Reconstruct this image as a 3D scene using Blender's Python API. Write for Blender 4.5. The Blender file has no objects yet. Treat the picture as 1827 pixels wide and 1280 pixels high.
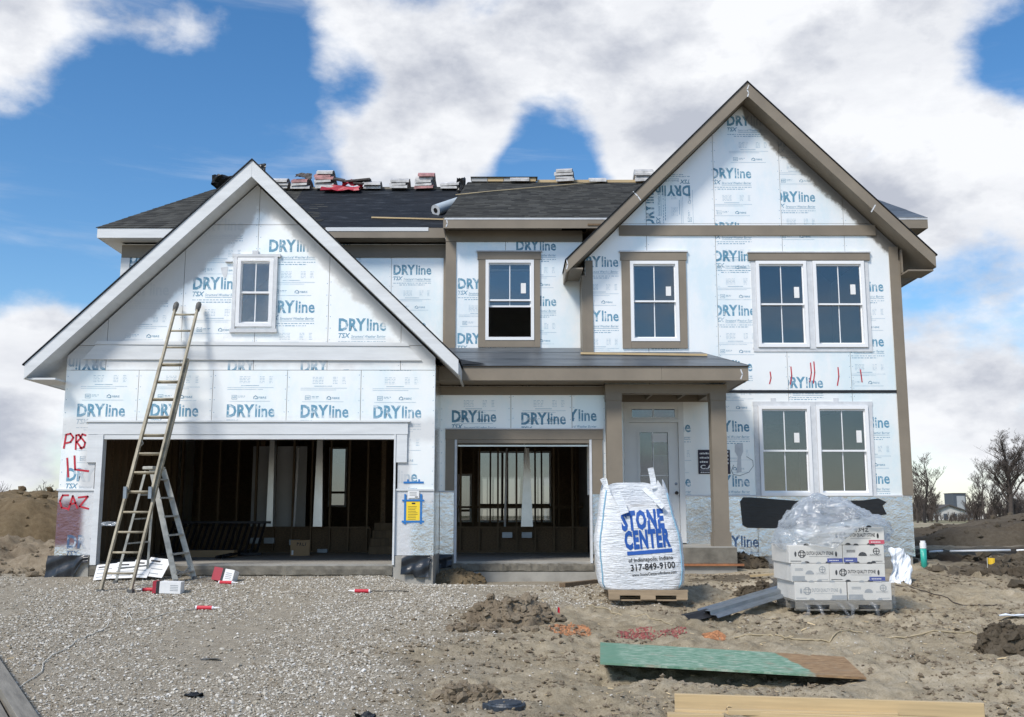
import bpy, bmesh, math, random
import numpy as np
from mathutils import Vector, Matrix, Euler

random.seed(7)
RNG = np.random.default_rng(7)
R = math.radians
scene = bpy.context.scene
COL = scene.collection

# ------------------------------------------------------------------ camera
CAM = (0.0, -17.0, 0.78)
FPX = 1818.0
PITCH = math.atan(280.0 / FPX)
cd = bpy.data.cameras.new('camera')
cd.sensor_width = 36.0
cd.lens = 36.0 * FPX / 1827.0
cd.clip_end = 5000.0
cam = bpy.data.objects.new('camera', cd)
COL.objects.link(cam)
cam.location = CAM
cam.rotation_euler = (R(90) + PITCH, 0, 0)
scene.camera = cam
CT, ST = math.cos(PITCH), math.sin(PITCH)

def ray(px, py):
    a = (px - 913.5) / FPX
    b = (640.0 - py) / FPX
    return (a, CT - b * ST, ST + b * CT)

def U(px, py, Y):
    """where the survey sight line through (px,py) meets the upright plane Y: (X, Z)"""
    d = ray(px, py)
    t = (Y - CAM[1]) / d[1]
    return d[0] * t, CAM[2] + d[2] * t

# ------------------------------------------------------------------ world
SUN_EL, SUN_AZ = R(46), R(219)         # thinly veiled sun, over the viewer's left shoulder
world = bpy.data.worlds.new('World')
scene.world = world
world.use_nodes = True
WN, WL = world.node_tree.nodes, world.node_tree.links
WN.clear()

def wn(t, **k):
    n = WN.new(t)
    for a, v in k.items():
        setattr(n, a, v)
    return n

def wmath(op, a, b=None, c=None, clamp=False):
    n = wn('ShaderNodeMath', operation=op)
    n.use_clamp = clamp
    for i, v in enumerate((a, b, c)):
        if v is None:
            continue
        if isinstance(v, (int, float)):
            n.inputs[i].default_value = v
        else:
            WL.new(v, n.inputs[i])
    return n.outputs[0]

sky = wn('ShaderNodeTexSky', sky_type='NISHITA')
sky.sun_disc = False
sky.sun_elevation = SUN_EL
sky.sun_rotation = SUN_AZ
sky.air_density = 1.0
sky.dust_density = 0.4
sky.ozone_density = 2.2
bg_sky = wn('ShaderNodeBackground')
bg_sky.inputs['Strength'].default_value = 0.10
hs = wn('ShaderNodeHueSaturation')
hs.inputs['Saturation'].default_value = 1.28
hs.inputs['Value'].default_value = 1.0
WL.new(sky.outputs[0], hs.inputs['Color'])
WL.new(hs.outputs[0], bg_sky.inputs['Color'])

tc = wn('ShaderNodeTexCoord')
GEN = tc.outputs['Generated']

def wnoise(scale, detail, rough, vec, zst=1.7, off=(0, 0, 0), dist=0.0):
    mp = wn('ShaderNodeMapping')
    mp.inputs['Scale'].default_value = (1, 1, zst)
    mp.inputs['Location'].default_value = off
    WL.new(vec, mp.inputs['Vector'])
    n = wn('ShaderNodeTexNoise')
    n.inputs['Scale'].default_value = scale
    n.inputs['Detail'].default_value = detail
    n.inputs['Roughness'].default_value = rough
    n.inputs['Distortion'].default_value = dist
    WL.new(mp.outputs[0], n.inputs['Vector'])
    return n.outputs['Fac']

# cloud banks of this sky: (px, py, radius px, weight)
BANKS = [(50, 80, 150, .30), (300, 70, 90, .20), (400, 110, 70, .16), (660, 60, 120, .30), (800, 130, 130, .28), (760, 255, 130, .36), (620, 240, 80, .26), (560, 225, 50, .12),
         (960, 90, 200, .30), (1250, 60, 280, .30), (1540, 160, 320, .36), (1170, 265, 110, .34), (1740, 400, 230, .30),
         (1640, 720, 150, .20), (1790, 640, 160, .18), (40, 650, 160, .34), (150, 590, 100, .26), (30, 760, 140, .20),
         (330, 320, 230, -.45), (230, 430, 230, -.42), (985, 265, 100, -.50), (450, 210, 110, -.36), (930, 300, 50, -.2),
         (1805, 85, 90, -.42), (190, 230, 140, -.34), (645, 160, 55, -.26), (1700, 545, 120, -.24), (500, 60, 60, -.22), (230, 120, 60, -.18), (1400, 60, 60, -.08), (850, 40, 40, -.08)]
bias = None
for px, py, rad, w in BANKS:
    d = Vector(ray(px, py)).normalized()
    vd = wn('ShaderNodeVectorMath', operation='DISTANCE')
    WL.new(GEN, vd.inputs[0])
    vd.inputs[1].default_value = d
    mr = wn('ShaderNodeMapRange', interpolation_type='SMOOTHSTEP')
    WL.new(vd.outputs['Value'], mr.inputs['Value'])
    mr.inputs['From Min'].default_value = 0.0
    mr.inputs['From Max'].default_value = rad / FPX * 1.5
    mr.inputs['To Min'].default_value = w
    mr.inputs['To Max'].default_value = 0.0
    bias = mr.outputs[0] if bias is None else wmath('ADD', bias, mr.outputs[0])

def density(off):
    n1 = wnoise(7.0, 12.0, 0.57, GEN, 1.6, off, 0.1)
    n2 = wnoise(1.6, 3.0, 0.5, GEN, 1.5, (off[0] + 3.1, off[1], off[2]))
    s = wmath('ADD', wmath('MULTIPLY', n1, 1.3), wmath('SUBTRACT', wmath('MULTIPLY', n2, 0.12), 0.15))
    return s

dn = wmath('ADD', density((0.35, 0.1, 0.0)), bias)
alpha = wn('ShaderNodeMapRange', interpolation_type='SMOOTHSTEP')
alpha.inputs['From Min'].default_value = 0.52
alpha.inputs['From Max'].default_value = 0.86
WL.new(dn, alpha.inputs['Value'])
# thin haze low in the sky: clouds thicken with distance
sepz = wn('ShaderNodeSeparateXYZ')
WL.new(GEN, sepz.inputs[0])
low = wn('ShaderNodeMapRange', interpolation_type='SMOOTHSTEP')
low.inputs['From Min'].default_value = 0.0
low.inputs['From Max'].default_value = 0.16
low.inputs['To Min'].default_value = 0.55
low.inputs['To Max'].default_value = 0.0
WL.new(sepz.outputs['Z'], low.inputs['Value'])
cir = wn('ShaderNodeMapRange', interpolation_type='SMOOTHSTEP')
cir.inputs['From Min'].default_value = 0.48
cir.inputs['From Max'].default_value = 0.80
cir.inputs['To Max'].default_value = 0.45
WL.new(wnoise(3.2, 9.0, 0.62, GEN, 5.0, (2.2, 0.7, 0.1), 0.6), cir.inputs['Value'])
a2 = wmath('MAXIMUM', wmath('MAXIMUM', alpha.outputs[0], cir.outputs[0]), low.outputs[0])
# thick cloud cores are greyer underneath
dn_up = density((0.35, 0.1, -0.055))
rel = wmath('SUBTRACT', dn_up, density((0.35, 0.1, 0.035)))
thick = wn('ShaderNodeMapRange', interpolation_type='SMOOTHSTEP')
thick.inputs['From Min'].default_value = 0.74
thick.inputs['From Max'].default_value = 1.12
WL.new(dn, thick.inputs['Value'])
shade = wmath('ADD', wmath('MULTIPLY', rel, 2.4), wmath('MULTIPLY', thick.outputs[0], 0.30), clamp=True)
lump = wnoise(5.5, 9.0, 0.6, GEN, 2.4, (1.3, 0.4, 0.2))
shade = wmath('ADD', shade, wmath('MULTIPLY', wmath('SUBTRACT', lump, 0.44), 1.9), clamp=True)
ccol = wn('ShaderNodeMixRGB')
ccol.inputs[1].default_value = (0.86, 0.875, 0.905, 1)
ccol.inputs[2].default_value = (0.47, 0.50, 0.575, 1)
WL.new(shade, ccol.inputs[0])
bg_cl = wn('ShaderNodeBackground')
bg_cl.inputs['Strength'].default_value = 0.72
WL.new(ccol.outputs[0], bg_cl.inputs['Color'])
mixw = wn('ShaderNodeMixShader')
WL.new(a2, mixw.inputs[0])
WL.new(bg_sky.outputs[0], mixw.inputs[1])
WL.new(bg_cl.outputs[0], mixw.inputs[2])
outw = wn('ShaderNodeOutputWorld')
WL.new(mixw.outputs[0], outw.inputs['Surface'])

# ------------------------------------------------------------------ sun
sl = bpy.data.lights.new('sun', 'SUN')
sl.energy = 2.4
sl.angle = R(14)
sl.color = (1.0, 0.95, 0.88)
sun = bpy.data.objects.new('sun', sl)
COL.objects.link(sun)
sd = Vector((math.sin(SUN_AZ) * math.cos(SUN_EL), math.cos(SUN_AZ) * math.cos(SUN_EL), math.sin(SUN_EL)))
sun.rotation_euler = (-sd).to_track_quat('-Z', 'Y').to_euler()
sun.location = (0, 0, 40)

vs = scene.view_settings
vs.view_transform = 'Standard'
vs.look = 'None'
vs.exposure = 0.64
vs.gamma = 1.0
vs.use_curve_mapping = False

# ------------------------------------------------------------------ helpers
def tag(o, label, cat, group=None, kind=None):
    if label:
        o['label'] = label
    if cat:
        o['category'] = cat
    if group:
        o['group'] = group
    if kind:
        o['kind'] = kind
    return o

def thing(name, label, cat, loc=(0, 0, 0), rot=(0, 0, 0), group=None):
    o = bpy.data.objects.new(name, None)
    o.empty_display_size = 0.1
    COL.objects.link(o)
    o.location = loc
    o.rotation_euler = rot
    return tag(o, label, cat, group)

def rootloc(o):
    v = Vector((0, 0, 0))
    while o is not None:
        v += o.location
        o = o.parent
    return v

class MB:
    def __init__(s):
        s.v, s.f, s.m = [], [], []

    def add(s, vs_, fs, mi=0):
        b = len(s.v)
        s.v += [tuple(p) for p in vs_]
        s.f += [tuple(i + b for i in f) for f in fs]
        s.m += [mi] * len(fs)
        return s

    def box(s, x0, x1, y0, y1, z0, z1, mi=0):
        if x0 > x1: x0, x1 = x1, x0
        if y0 > y1: y0, y1 = y1, y0
        if z0 > z1: z0, z1 = z1, z0
        return s.add([(x0, y0, z0), (x1, y0, z0), (x1, y1, z0), (x0, y1, z0), (x0, y0, z1), (x1, y0, z1), (x1, y1, z1), (x0, y1, z1)],
                     [(0, 3, 2, 1), (4, 5, 6, 7), (0, 1, 5, 4), (1, 2, 6, 5), (2, 3, 7, 6), (3, 0, 4, 7)], mi)

    def prism(s, poly, y0, y1, mi=0):
        """poly = [(x,z)...] counter-clockwise seen from -Y, extruded y0..y1"""
        n = len(poly)
        vv = [(p[0], y0, p[1]) for p in poly] + [(p[0], y1, p[1]) for p in poly]
        ff = [tuple(range(n)), tuple(range(2 * n - 1, n - 1, -1))]
        for i in range(n):
            j = (i + 1) % n
            ff.append((i, i + n, j + n, j))
        return s.add(vv, ff, mi)

    def hexa(s, a, b, mi=0):
        """two quads of four points each (a = bottom ring, b = top ring)"""
        return s.add(list(a) + list(b), [(3, 2, 1, 0), (4, 5, 6, 7), (0, 1, 5, 4), (1, 2, 6, 5), (2, 3, 7, 6), (3, 0, 4, 7)], mi)

    def bar(s, p, q, w, h, up=(0, 0, 1), mi=0):
        p, q, up = Vector(p), Vector(q), Vector(up)
        d = (q - p).normalized()
        sx = d.cross(up)
        if sx.length < 1e-4:
            sx = d.cross(Vector((1, 0, 0)))
        sx.normalize()
        u = sx.cross(d).normalized()
        sx, u = sx * w / 2, u * h / 2
        return s.hexa([p - sx - u, p + sx - u, p + sx + u, p - sx + u], [q - sx - u, q + sx - u, q + sx + u, q - sx + u], mi)

    def tube(s, path, r, n=6, cap=True, mi=0):
        path = [Vector(p) for p in path]
        rr = r if isinstance(r, (list, tuple)) else [r] * len(path)
        rings = []
        ref = None
        for i, p in enumerate(path):
            d = (path[min(i + 1, len(path) - 1)] - path[max(i - 1, 0)])
            if d.length < 1e-9:
                d = Vector((0, 0, 1))
            d.normalize()
            if ref is None:
                ref = Vector((0, 0, 1)) if abs(d.z) < 0.9 else Vector((1, 0, 0))
            sx = d.cross(ref)
            if sx.length < 1e-4:
                sx = d.cross(Vector((0.3, 1, 0.1)))
            sx.normalize()
            u = sx.cross(d).normalized()
            ref = u
            rings.append([p + (sx * math.cos(2 * math.pi * k / n) + u * math.sin(2 * math.pi * k / n)) * rr[i] for k in range(n)])
        vv = [q for rg in rings for q in rg]
        ff = []
        for i in range(len(path) - 1):
            for k in range(n):
                a, b = i * n + k, i * n + (k + 1) % n
                ff.append((a, b, b + n, a + n))
        if cap:
            ff.append(tuple(range(n - 1, -1, -1)))
            ff.append(tuple(range((len(path) - 1) * n, len(path) * n)))
        return s.add(vv, ff, mi)

    def lathe(s, prof, c=(0, 0, 0), n=16, mi=0):
        vv, ff = [], []
        for r, z in prof:
            for k in range(n):
                a = 2 * math.pi * k / n
                vv.append((c[0] + r * math.cos(a), c[1] + r * math.sin(a), c[2] + z))
        for i in range(len(prof) - 1):
            for k in range(n):
                a, b = i * n + k, i * n + (k + 1) % n
                ff.append((a, b, b + n, a + n))
        ff.append(tuple(range(n - 1, -1, -1)))
        ff.append(tuple(range((len(prof) - 1) * n, len(prof) * n)))
        return s.add(vv, ff, mi)

    def xform(s, M):
        s.v = [tuple(M @ Vector(p)) for p in s.v]
        return s

    def build(s, name, mat, parent=None, local=False, smooth=False, bevel=0.0):
        me = bpy.data.meshes.new(name)
        off = Vector((0, 0, 0)) if (local or parent is None) else rootloc(parent)
        me.from_pydata([(p[0] - off.x, p[1] - off.y, p[2] - off.z) for p in s.v], [], s.f)
        mats = mat if isinstance(mat, (list, tuple)) else [mat]
        for m in mats:
            me.materials.append(m)
        if len(mats) > 1:
            me.polygons.foreach_set('material_index', s.m)
        if smooth:
            me.polygons.foreach_set('use_smooth', [True] * len(me.polygons))
        me.update()
        o = bpy.data.objects.new(name, me)
        COL.objects.link(o)
        if parent is not None:
            o.parent = parent
        if bevel:
            b = o.modifiers.new('bevel', 'BEVEL')
            b.width = bevel
            b.segments = 2
            b.limit_method = 'ANGLE'
        return o

def npmesh(name, V, F, mat, parent=None, smooth=False):
    """numpy mesh, all faces with the same corner count"""
    me = bpy.data.meshes.new(name)
    nv, nf, k = len(V), len(F), F.shape[1]
    me.vertices.add(nv)
    me.vertices.foreach_set('co', np.asarray(V, np.float32).ravel())
    me.loops.add(nf * k)
    me.loops.foreach_set('vertex_index', np.asarray(F, np.int32).ravel())
    me.polygons.add(nf)
    me.polygons.foreach_set('loop_start', np.arange(0, nf * k, k, dtype=np.int32))
    me.polygons.foreach_set('loop_total', np.full(nf, k, np.int32))
    me.polygons.foreach_set('use_smooth', np.full(nf, smooth, bool))
    for m in (mat if isinstance(mat, (list, tuple)) else [mat]):
        me.materials.append(m)
    me.update(calc_edges=True)
    me.validate()
    o = bpy.data.objects.new(name, me)
    COL.objects.link(o)
    if parent is not None:
        o.parent = parent
    return o

# value noise in numpy
_P = RNG.random((256, 256)).astype(np.float64)
def vnoise(x, y):
    xi, yi = np.floor(x).astype(int), np.floor(y).astype(int)
    fx, fy = x - xi, y - yi
    fx, fy = fx * fx * (3 - 2 * fx), fy * fy * (3 - 2 * fy)
    a = _P[xi & 255, yi & 255]; b = _P[(xi + 1) & 255, yi & 255]
    c = _P[xi & 255, (yi + 1) & 255]; d = _P[(xi + 1) & 255, (yi + 1) & 255]
    return (a * (1 - fx) + b * fx) * (1 - fy) + (c * (1 - fx) + d * fx) * fy - 0.5

def fbm(x, y, sc, oct_=4, rough=0.5):
    x = np.asarray(x, float); y = np.asarray(y, float)
    s, a, t = sc, 1.0, 0
    for i in range(oct_):
        t = t + a * vnoise(x * s + 17.3 * i, y * s + 9.1 * i)
        s *= 2.03; a *= rough
    return t

# ------------------------------------------------------------------ materials
class NT:
    def __init__(s, name):
        s.mat = bpy.data.materials.new(name)
        s.mat.use_nodes = True
        s.t = s.mat.node_tree
        s.N, s.L = s.t.nodes, s.t.links
        s.p = s.N['Principled BSDF']
        s.out = s.N['Material Output']
        s.tc = s.N.new('ShaderNodeTexCoord')

    def n(s, t, **k):
        q = s.N.new(t)
        for a, v in k.items():
            setattr(q, a, v)
        return q

    def link(s, a, b):
        s.L.new(a, b)

    def noise(s, scale, detail=4, rough=0.55, stretch=(1, 1, 1), coord='Object', dist=0.0):
        m = s.n('ShaderNodeMapping')
        m.inputs['Scale'].default_value = stretch
        s.link(s.tc.outputs[coord], m.inputs['Vector'])
        q = s.n('ShaderNodeTexNoise')
        q.inputs['Scale'].default_value = scale
        q.inputs['Detail'].default_value = detail
        q.inputs['Roughness'].default_value = rough
        q.inputs['Distortion'].default_value = dist
        s.link(m.outputs[0], q.inputs['Vector'])
        return q.outputs['Fac']

    def ramp(s, fac, stops):
        r = s.n('ShaderNodeValToRGB')
        e = r.color_ramp.elements
        while len(e) < len(stops):
            e.new(0.5)
        for i, (p, c) in enumerate(stops):
            e[i].position = p
            e[i].color = (c[0], c[1], c[2], 1) if isinstance(c, (tuple, list)) else (c, c, c, 1)
        s.link(fac, r.inputs[0])
        return r.outputs[0]

    def math(s, op, a, b=None, clamp=False):
        q = s.n('ShaderNodeMath', operation=op)
        q.use_clamp = clamp
        for i, v in enumerate((a, b)):
            if v is None: continue
            if isinstance(v, (int, float)): q.inputs[i].default_value = v
            else: s.link(v, q.inputs[i])
        return q.outputs[0]

    def smooth(s, v, a, b, lo=0.0, hi=1.0):
        q = s.n('ShaderNodeMapRange', interpolation_type='SMOOTHSTEP')
        s.link(v, q.inputs['Value'])
        for k, w in zip(('From Min', 'From Max', 'To Min', 'To Max'), (a, b, lo, hi)):
            q.inputs[k].default_value = w
        return q.outputs[0]

    def mix(s, fac, a, b):
        q = s.n('ShaderNodeMixRGB')
        for i, v in enumerate((fac, a, b)):
            if isinstance(v, (int, float)): q.inputs[i].default_value = v if i == 0 else (v, v, v, 1)
            elif isinstance(v, (tuple, list)): q.inputs[i].default_value = (v[0], v[1], v[2], 1)
            else: s.link(v, q.inputs[i])
        return q.outputs[0]

    def bump(s, h, strength=0.3, dist=0.01):
        b = s.n('ShaderNodeBump')
        b.inputs['Strength'].default_value = strength
        b.inputs['Distance'].default_value = dist
        s.link(h, b.inputs['Height'])
        s.link(b.outputs[0], s.p.inputs['Normal'])
        return b

    def col(s, v):
        if isinstance(v, (tuple, list)): s.p.inputs['Base Color'].default_value = (v[0], v[1], v[2], 1)
        else: s.link(v, s.p.inputs['Base Color'])

    def set(s, rough=None, metal=None, spec=None):
        if rough is not None: s.p.inputs['Roughness'].default_value = rough
        if metal is not None: s.p.inputs['Metallic'].default_value = metal
        if spec is not None: s.p.inputs['Specular IOR Level'].default_value = spec
        return s

def plain(name, c, rough=0.6, metal=0.0, var=0.15, scale=3.0, bump=0.0, bscale=40.0, stretch=(1, 1, 1), spec=None, island=0.0):
    m = NT(name)
    f = m.noise(scale, 5, 0.6, stretch)
    lo = tuple(max(0, v * (1 - var)) for v in c)
    hi = tuple(min(1, v * (1 + var)) for v in c)
    cc = m.ramp(f, [(0.3, lo), (0.7, hi)])
    if island:
        g = m.n('ShaderNodeNewGeometry')
        k = m.ramp(g.outputs['Random Per Island'], [(0.0, 1 - island), (1.0, 1 + island)])
        q = m.n('ShaderNodeMixRGB', blend_type='MULTIPLY')
        q.inputs[0].default_value = 1
        m.link(cc, q.inputs[1]); m.link(k, q.inputs[2])
        cc = q.outputs[0]
    m.col(cc)
    m.set(rough, metal, spec)
    if bump:
        m.bump(m.noise(bscale, 5, 0.6, stretch), bump, 0.01)
    return m.mat

M = {}
M['white_trim'] = plain('white_trim_paint', (.66, .68, .69), .5, var=.09, scale=1.3, bump=.08, bscale=25, stretch=(1, 1, 8))
M['brown_trim'] = plain('brown_trim_paint', (.225, .19, .145), .55, var=.13, scale=1.4, bump=.06, bscale=25)
M['vinyl'] = plain('white_vinyl', (.82, .83, .84), .35, var=.02)
M['grey_tape'] = plain('pale_window_tape', (.62, .64, .66), .45, var=.10, scale=8, bump=.15)
M['black_tape'] = plain('black_flashing_tape', (.012, .012, .014), .33, var=.3, scale=5, bump=.35, bscale=7, stretch=(1, 1, 4))
M['membrane'] = plain('dark_membrane', (.02, .024, .03), .28, var=.4, scale=4, bump=.5, bscale=6)
M['concrete'] = plain('grey_concrete', (.33, .315, .28), .85, var=.22, scale=2.5, bump=.25, bscale=30)
M['concrete_dark'] = plain('damp_concrete', (.17, .155, .125), .85, var=.35, scale=5, bump=.5, bscale=30)
M['slab'] = plain('garage_slab', (.36, .34, .30), .7, var=.15, scale=1.3)
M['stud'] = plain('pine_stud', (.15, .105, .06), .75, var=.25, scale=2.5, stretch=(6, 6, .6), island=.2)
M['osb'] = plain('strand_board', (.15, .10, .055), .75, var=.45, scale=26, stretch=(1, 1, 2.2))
M['drywall'] = plain('plasterboard', (.40, .40, .39), .8, var=.06)
M['duct'] = plain('galvanised_duct', (.62, .64, .65), .3, metal=.9, var=.08, scale=4)
M['door_paint'] = plain('primed_door', (.78, .78, .76), .4, var=.03)
M['pale_oak'] = plain('clean_lumber', (.50, .375, .205), .6, var=.16, scale=3, stretch=(.4, 7, 9), bump=.06)
M['old_wood'] = plain('weathered_wood', (.20, .185, .155), .8, var=.3, scale=4, stretch=(.6, 5, 5), bump=.3, bscale=20)
M['pallet_wood'] = plain('pallet_wood', (.32, .24, .155), .8, var=.28, scale=3, stretch=(.5, 5, 5), bump=.2, island=.15)
M['ladder_wood'] = plain('ladder_rail_wood', (.33, .29, .21), .6, var=.35, scale=6, bump=.15)
M['ladder_grey'] = plain('ladder_grey_alloy', (.40, .39, .345), .5, metal=.25, var=.25, scale=9)
M['rubber'] = plain('grey_rubber', (.11, .11, .105), .7, var=.3, scale=20)
M['black'] = plain('black_plastic', (.012, .012, .012), .4, var=.3)
M['dark_steel'] = plain('dark_steel', (.03, .03, .032), .5, metal=.4, var=.3)
M['steel_knob'] = plain('bronze_knob', (.06, .055, .05), .3, metal=.9)
M['zinc'] = plain('galvanised_steel', (.30, .335, .37), .42, metal=.75, var=.16, scale=5)
M['white_paper'] = plain('white_paper', (.78, .78, .77), .6, var=.06)
M['white_plastic'] = plain('white_plastic', (.80, .81, .82), .4, var=.04)
M['yellow_paper'] = plain('yellow_paper', (.86, .62, .03), .6, var=.05)
M['blue_tape'] = plain('blue_tape', (.02, .17, .48), .5, var=.1)
M['red'] = plain('red_plastic', (.55, .025, .045), .4, var=.12)
M['red_card'] = plain('red_card', (.38, .025, .045), .5, var=.1)
M['cardboard'] = plain('brown_cardboard', (.36, .24, .13), .75, var=.1)
M['carton'] = plain('white_carton', (.66, .645, .60), .6, var=.05)
M['ink_black'] = plain('black_ink', (.02, .02, .022), .6, var=.1)
M['ink_grey'] = plain('grey_ink', (.34, .36, .37), .6, var=.1)
M['label_blue'] = plain('blue_label', (.05, .075, .30), .5, var=.1)
M['label_red'] = plain('red_label', (.55, .10, .14), .5, var=.1)
M['bag_blue'] = plain('bag_blue_ink', (.012, .085, .36), .55, var=.08)
M['sign_dark'] = plain('dark_purple_board', (.022, .014, .03), .4, var=.2)
M['teal'] = plain('teal_pipe', (.03, .36, .29), .4, var=.08)
M['cord'] = plain('pale_cord', (.55, .53, .47), .7, var=.1)
M['twine'] = plain('tan_twine', (.40, .33, .21), .8, var=.15)
M['straw'] = plain('wood_splinter', (.60, .47, .28), .7, var=.2, island=.25)
M['bundle_wrap'] = plain('bundle_wrapper', (.50, .49, .475), .5, var=.4, scale=6, bump=.3, island=.15)
M['bundle_end'] = plain('bundle_shingle_edge', (.085, .075, .07), .8, var=.4, scale=20)
M['roll'] = plain('underlayment_roll', (.44, .50, .54), .5, var=.08)
M['bark'] = plain('bare_bark', (.06, .048, .040), .9, var=.3, scale=2)
M['twig'] = plain('bare_twigs', (.085, .068, .058), .9, var=.25, scale=2)
M['far_siding'] = plain('far_siding', (.50, .49, .46), .8, var=.05)
M['far_roof'] = plain('far_roof', (.08, .075, .07), .9, var=.1)
M['far_tower'] = plain('far_tower_panel', (.07, .085, .105), .5, var=.1)
M['cast_iron'] = plain('dark_lid', (.035, .045, .06), .45, var=.5, scale=30, bump=.3, bscale=40)
M['yellow_flag'] = plain('yellow_flag', (.72, .46, .02), .6, var=.08)
M['rust_board'] = plain('orange_form_board', (.34, .14, .06), .8, var=.3, scale=8)
M['purple_soffit'] = M['brown_trim']

def glass_mat(name, tint=(.02, .025, .028), refl=0.10, trans=.75):
    m = NT(name)
    gl = m.n('ShaderNodeBsdfGlossy')
    gl.inputs['Roughness'].default_value = 0.015
    gl.inputs['Color'].default_value = (.92, .97, 1, 1)
    tr = m.n('ShaderNodeBsdfTransparent')
    tr.inputs['Color'].default_value = (trans, trans * 1.02, trans * 1.02, 1)
    fr = m.n('ShaderNodeFresnel')
    fr.inputs['IOR'].default_value = 2.0
    b = m.n('ShaderNodeBump')
    b.inputs['Strength'].default_value = .02
    b.inputs['Distance'].default_value = .02
    m.link(m.noise(1.6, 1), b.inputs['Height'])
    m.link(b.outputs[0], gl.inputs['Normal'])
    mx = m.n('ShaderNodeMixShader')
    m.link(fr.outputs[0], mx.inputs[0]); m.link(tr.outputs[0], mx.inputs[1]); m.link(gl.outputs[0], mx.inputs[2])
    m.link(mx.outputs[0], m.out.inputs['Surface'])
    return m.mat
M['glass'] = glass_mat('window_glass')
M['glass_rear'] = glass_mat('rear_window_glass', trans=.50)

def film_mat(name, opac=.45, col=(.72, .78, .84), gloss=.35):
    m = NT(name)
    df = m.n('ShaderNodeBsdfDiffuse'); df.inputs[0].default_value = (*col, 1)
    tl = m.n('ShaderNodeBsdfTranslucent'); tl.inputs[0].default_value = (*col, 1)
    gl = m.n('ShaderNodeBsdfGlossy'); gl.inputs['Roughness'].default_value = .14
    tr = m.n('ShaderNodeBsdfTransparent')
    b = m.n('ShaderNodeBump'); b.inputs['Strength'].default_value = .9; b.inputs['Distance'].default_value = .03
    m.link(m.noise(7, 5, .6, (1, 1, 2.6), dist=.8), b.inputs['Height'])
    for q in (df, gl): m.link(b.outputs[0], q.inputs['Normal'])
    a = m.n('ShaderNodeMixShader'); a.inputs[0].default_value = .5
    m.link(df.outputs[0], a.inputs[1]); m.link(tl.outputs[0], a.inputs[2])
    a1 = m.n('ShaderNodeMixShader'); a1.inputs[0].default_value = gloss
    m.link(a.outputs[0], a1.inputs[1]); m.link(gl.outputs[0], a1.inputs[2])
    f = m.ramp(m.noise(4, 5, .65, (1, 1, 2), dist=.6), [(.3, opac * .55), (.72, min(1, opac * 1.7))])
    a3 = m.n('ShaderNodeMixShader')
    m.link(f, a3.inputs[0]); m.link(tr.outputs[0], a3.inputs[1]); m.link(a1.outputs[0], a3.inputs[2])
    m.link(a3.outputs[0], m.out.inputs['Surface'])
    return m.mat
M['film'] = film_mat('clear_plastic_film', .46, (.66, .72, .78), .25)
M['film_thin'] = film_mat('stretch_wrap', .09, (.7, .74, .78), .3)
M['mask_film'] = film_mat('masking_film', .09, (.85, .87, .88), .2)

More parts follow.
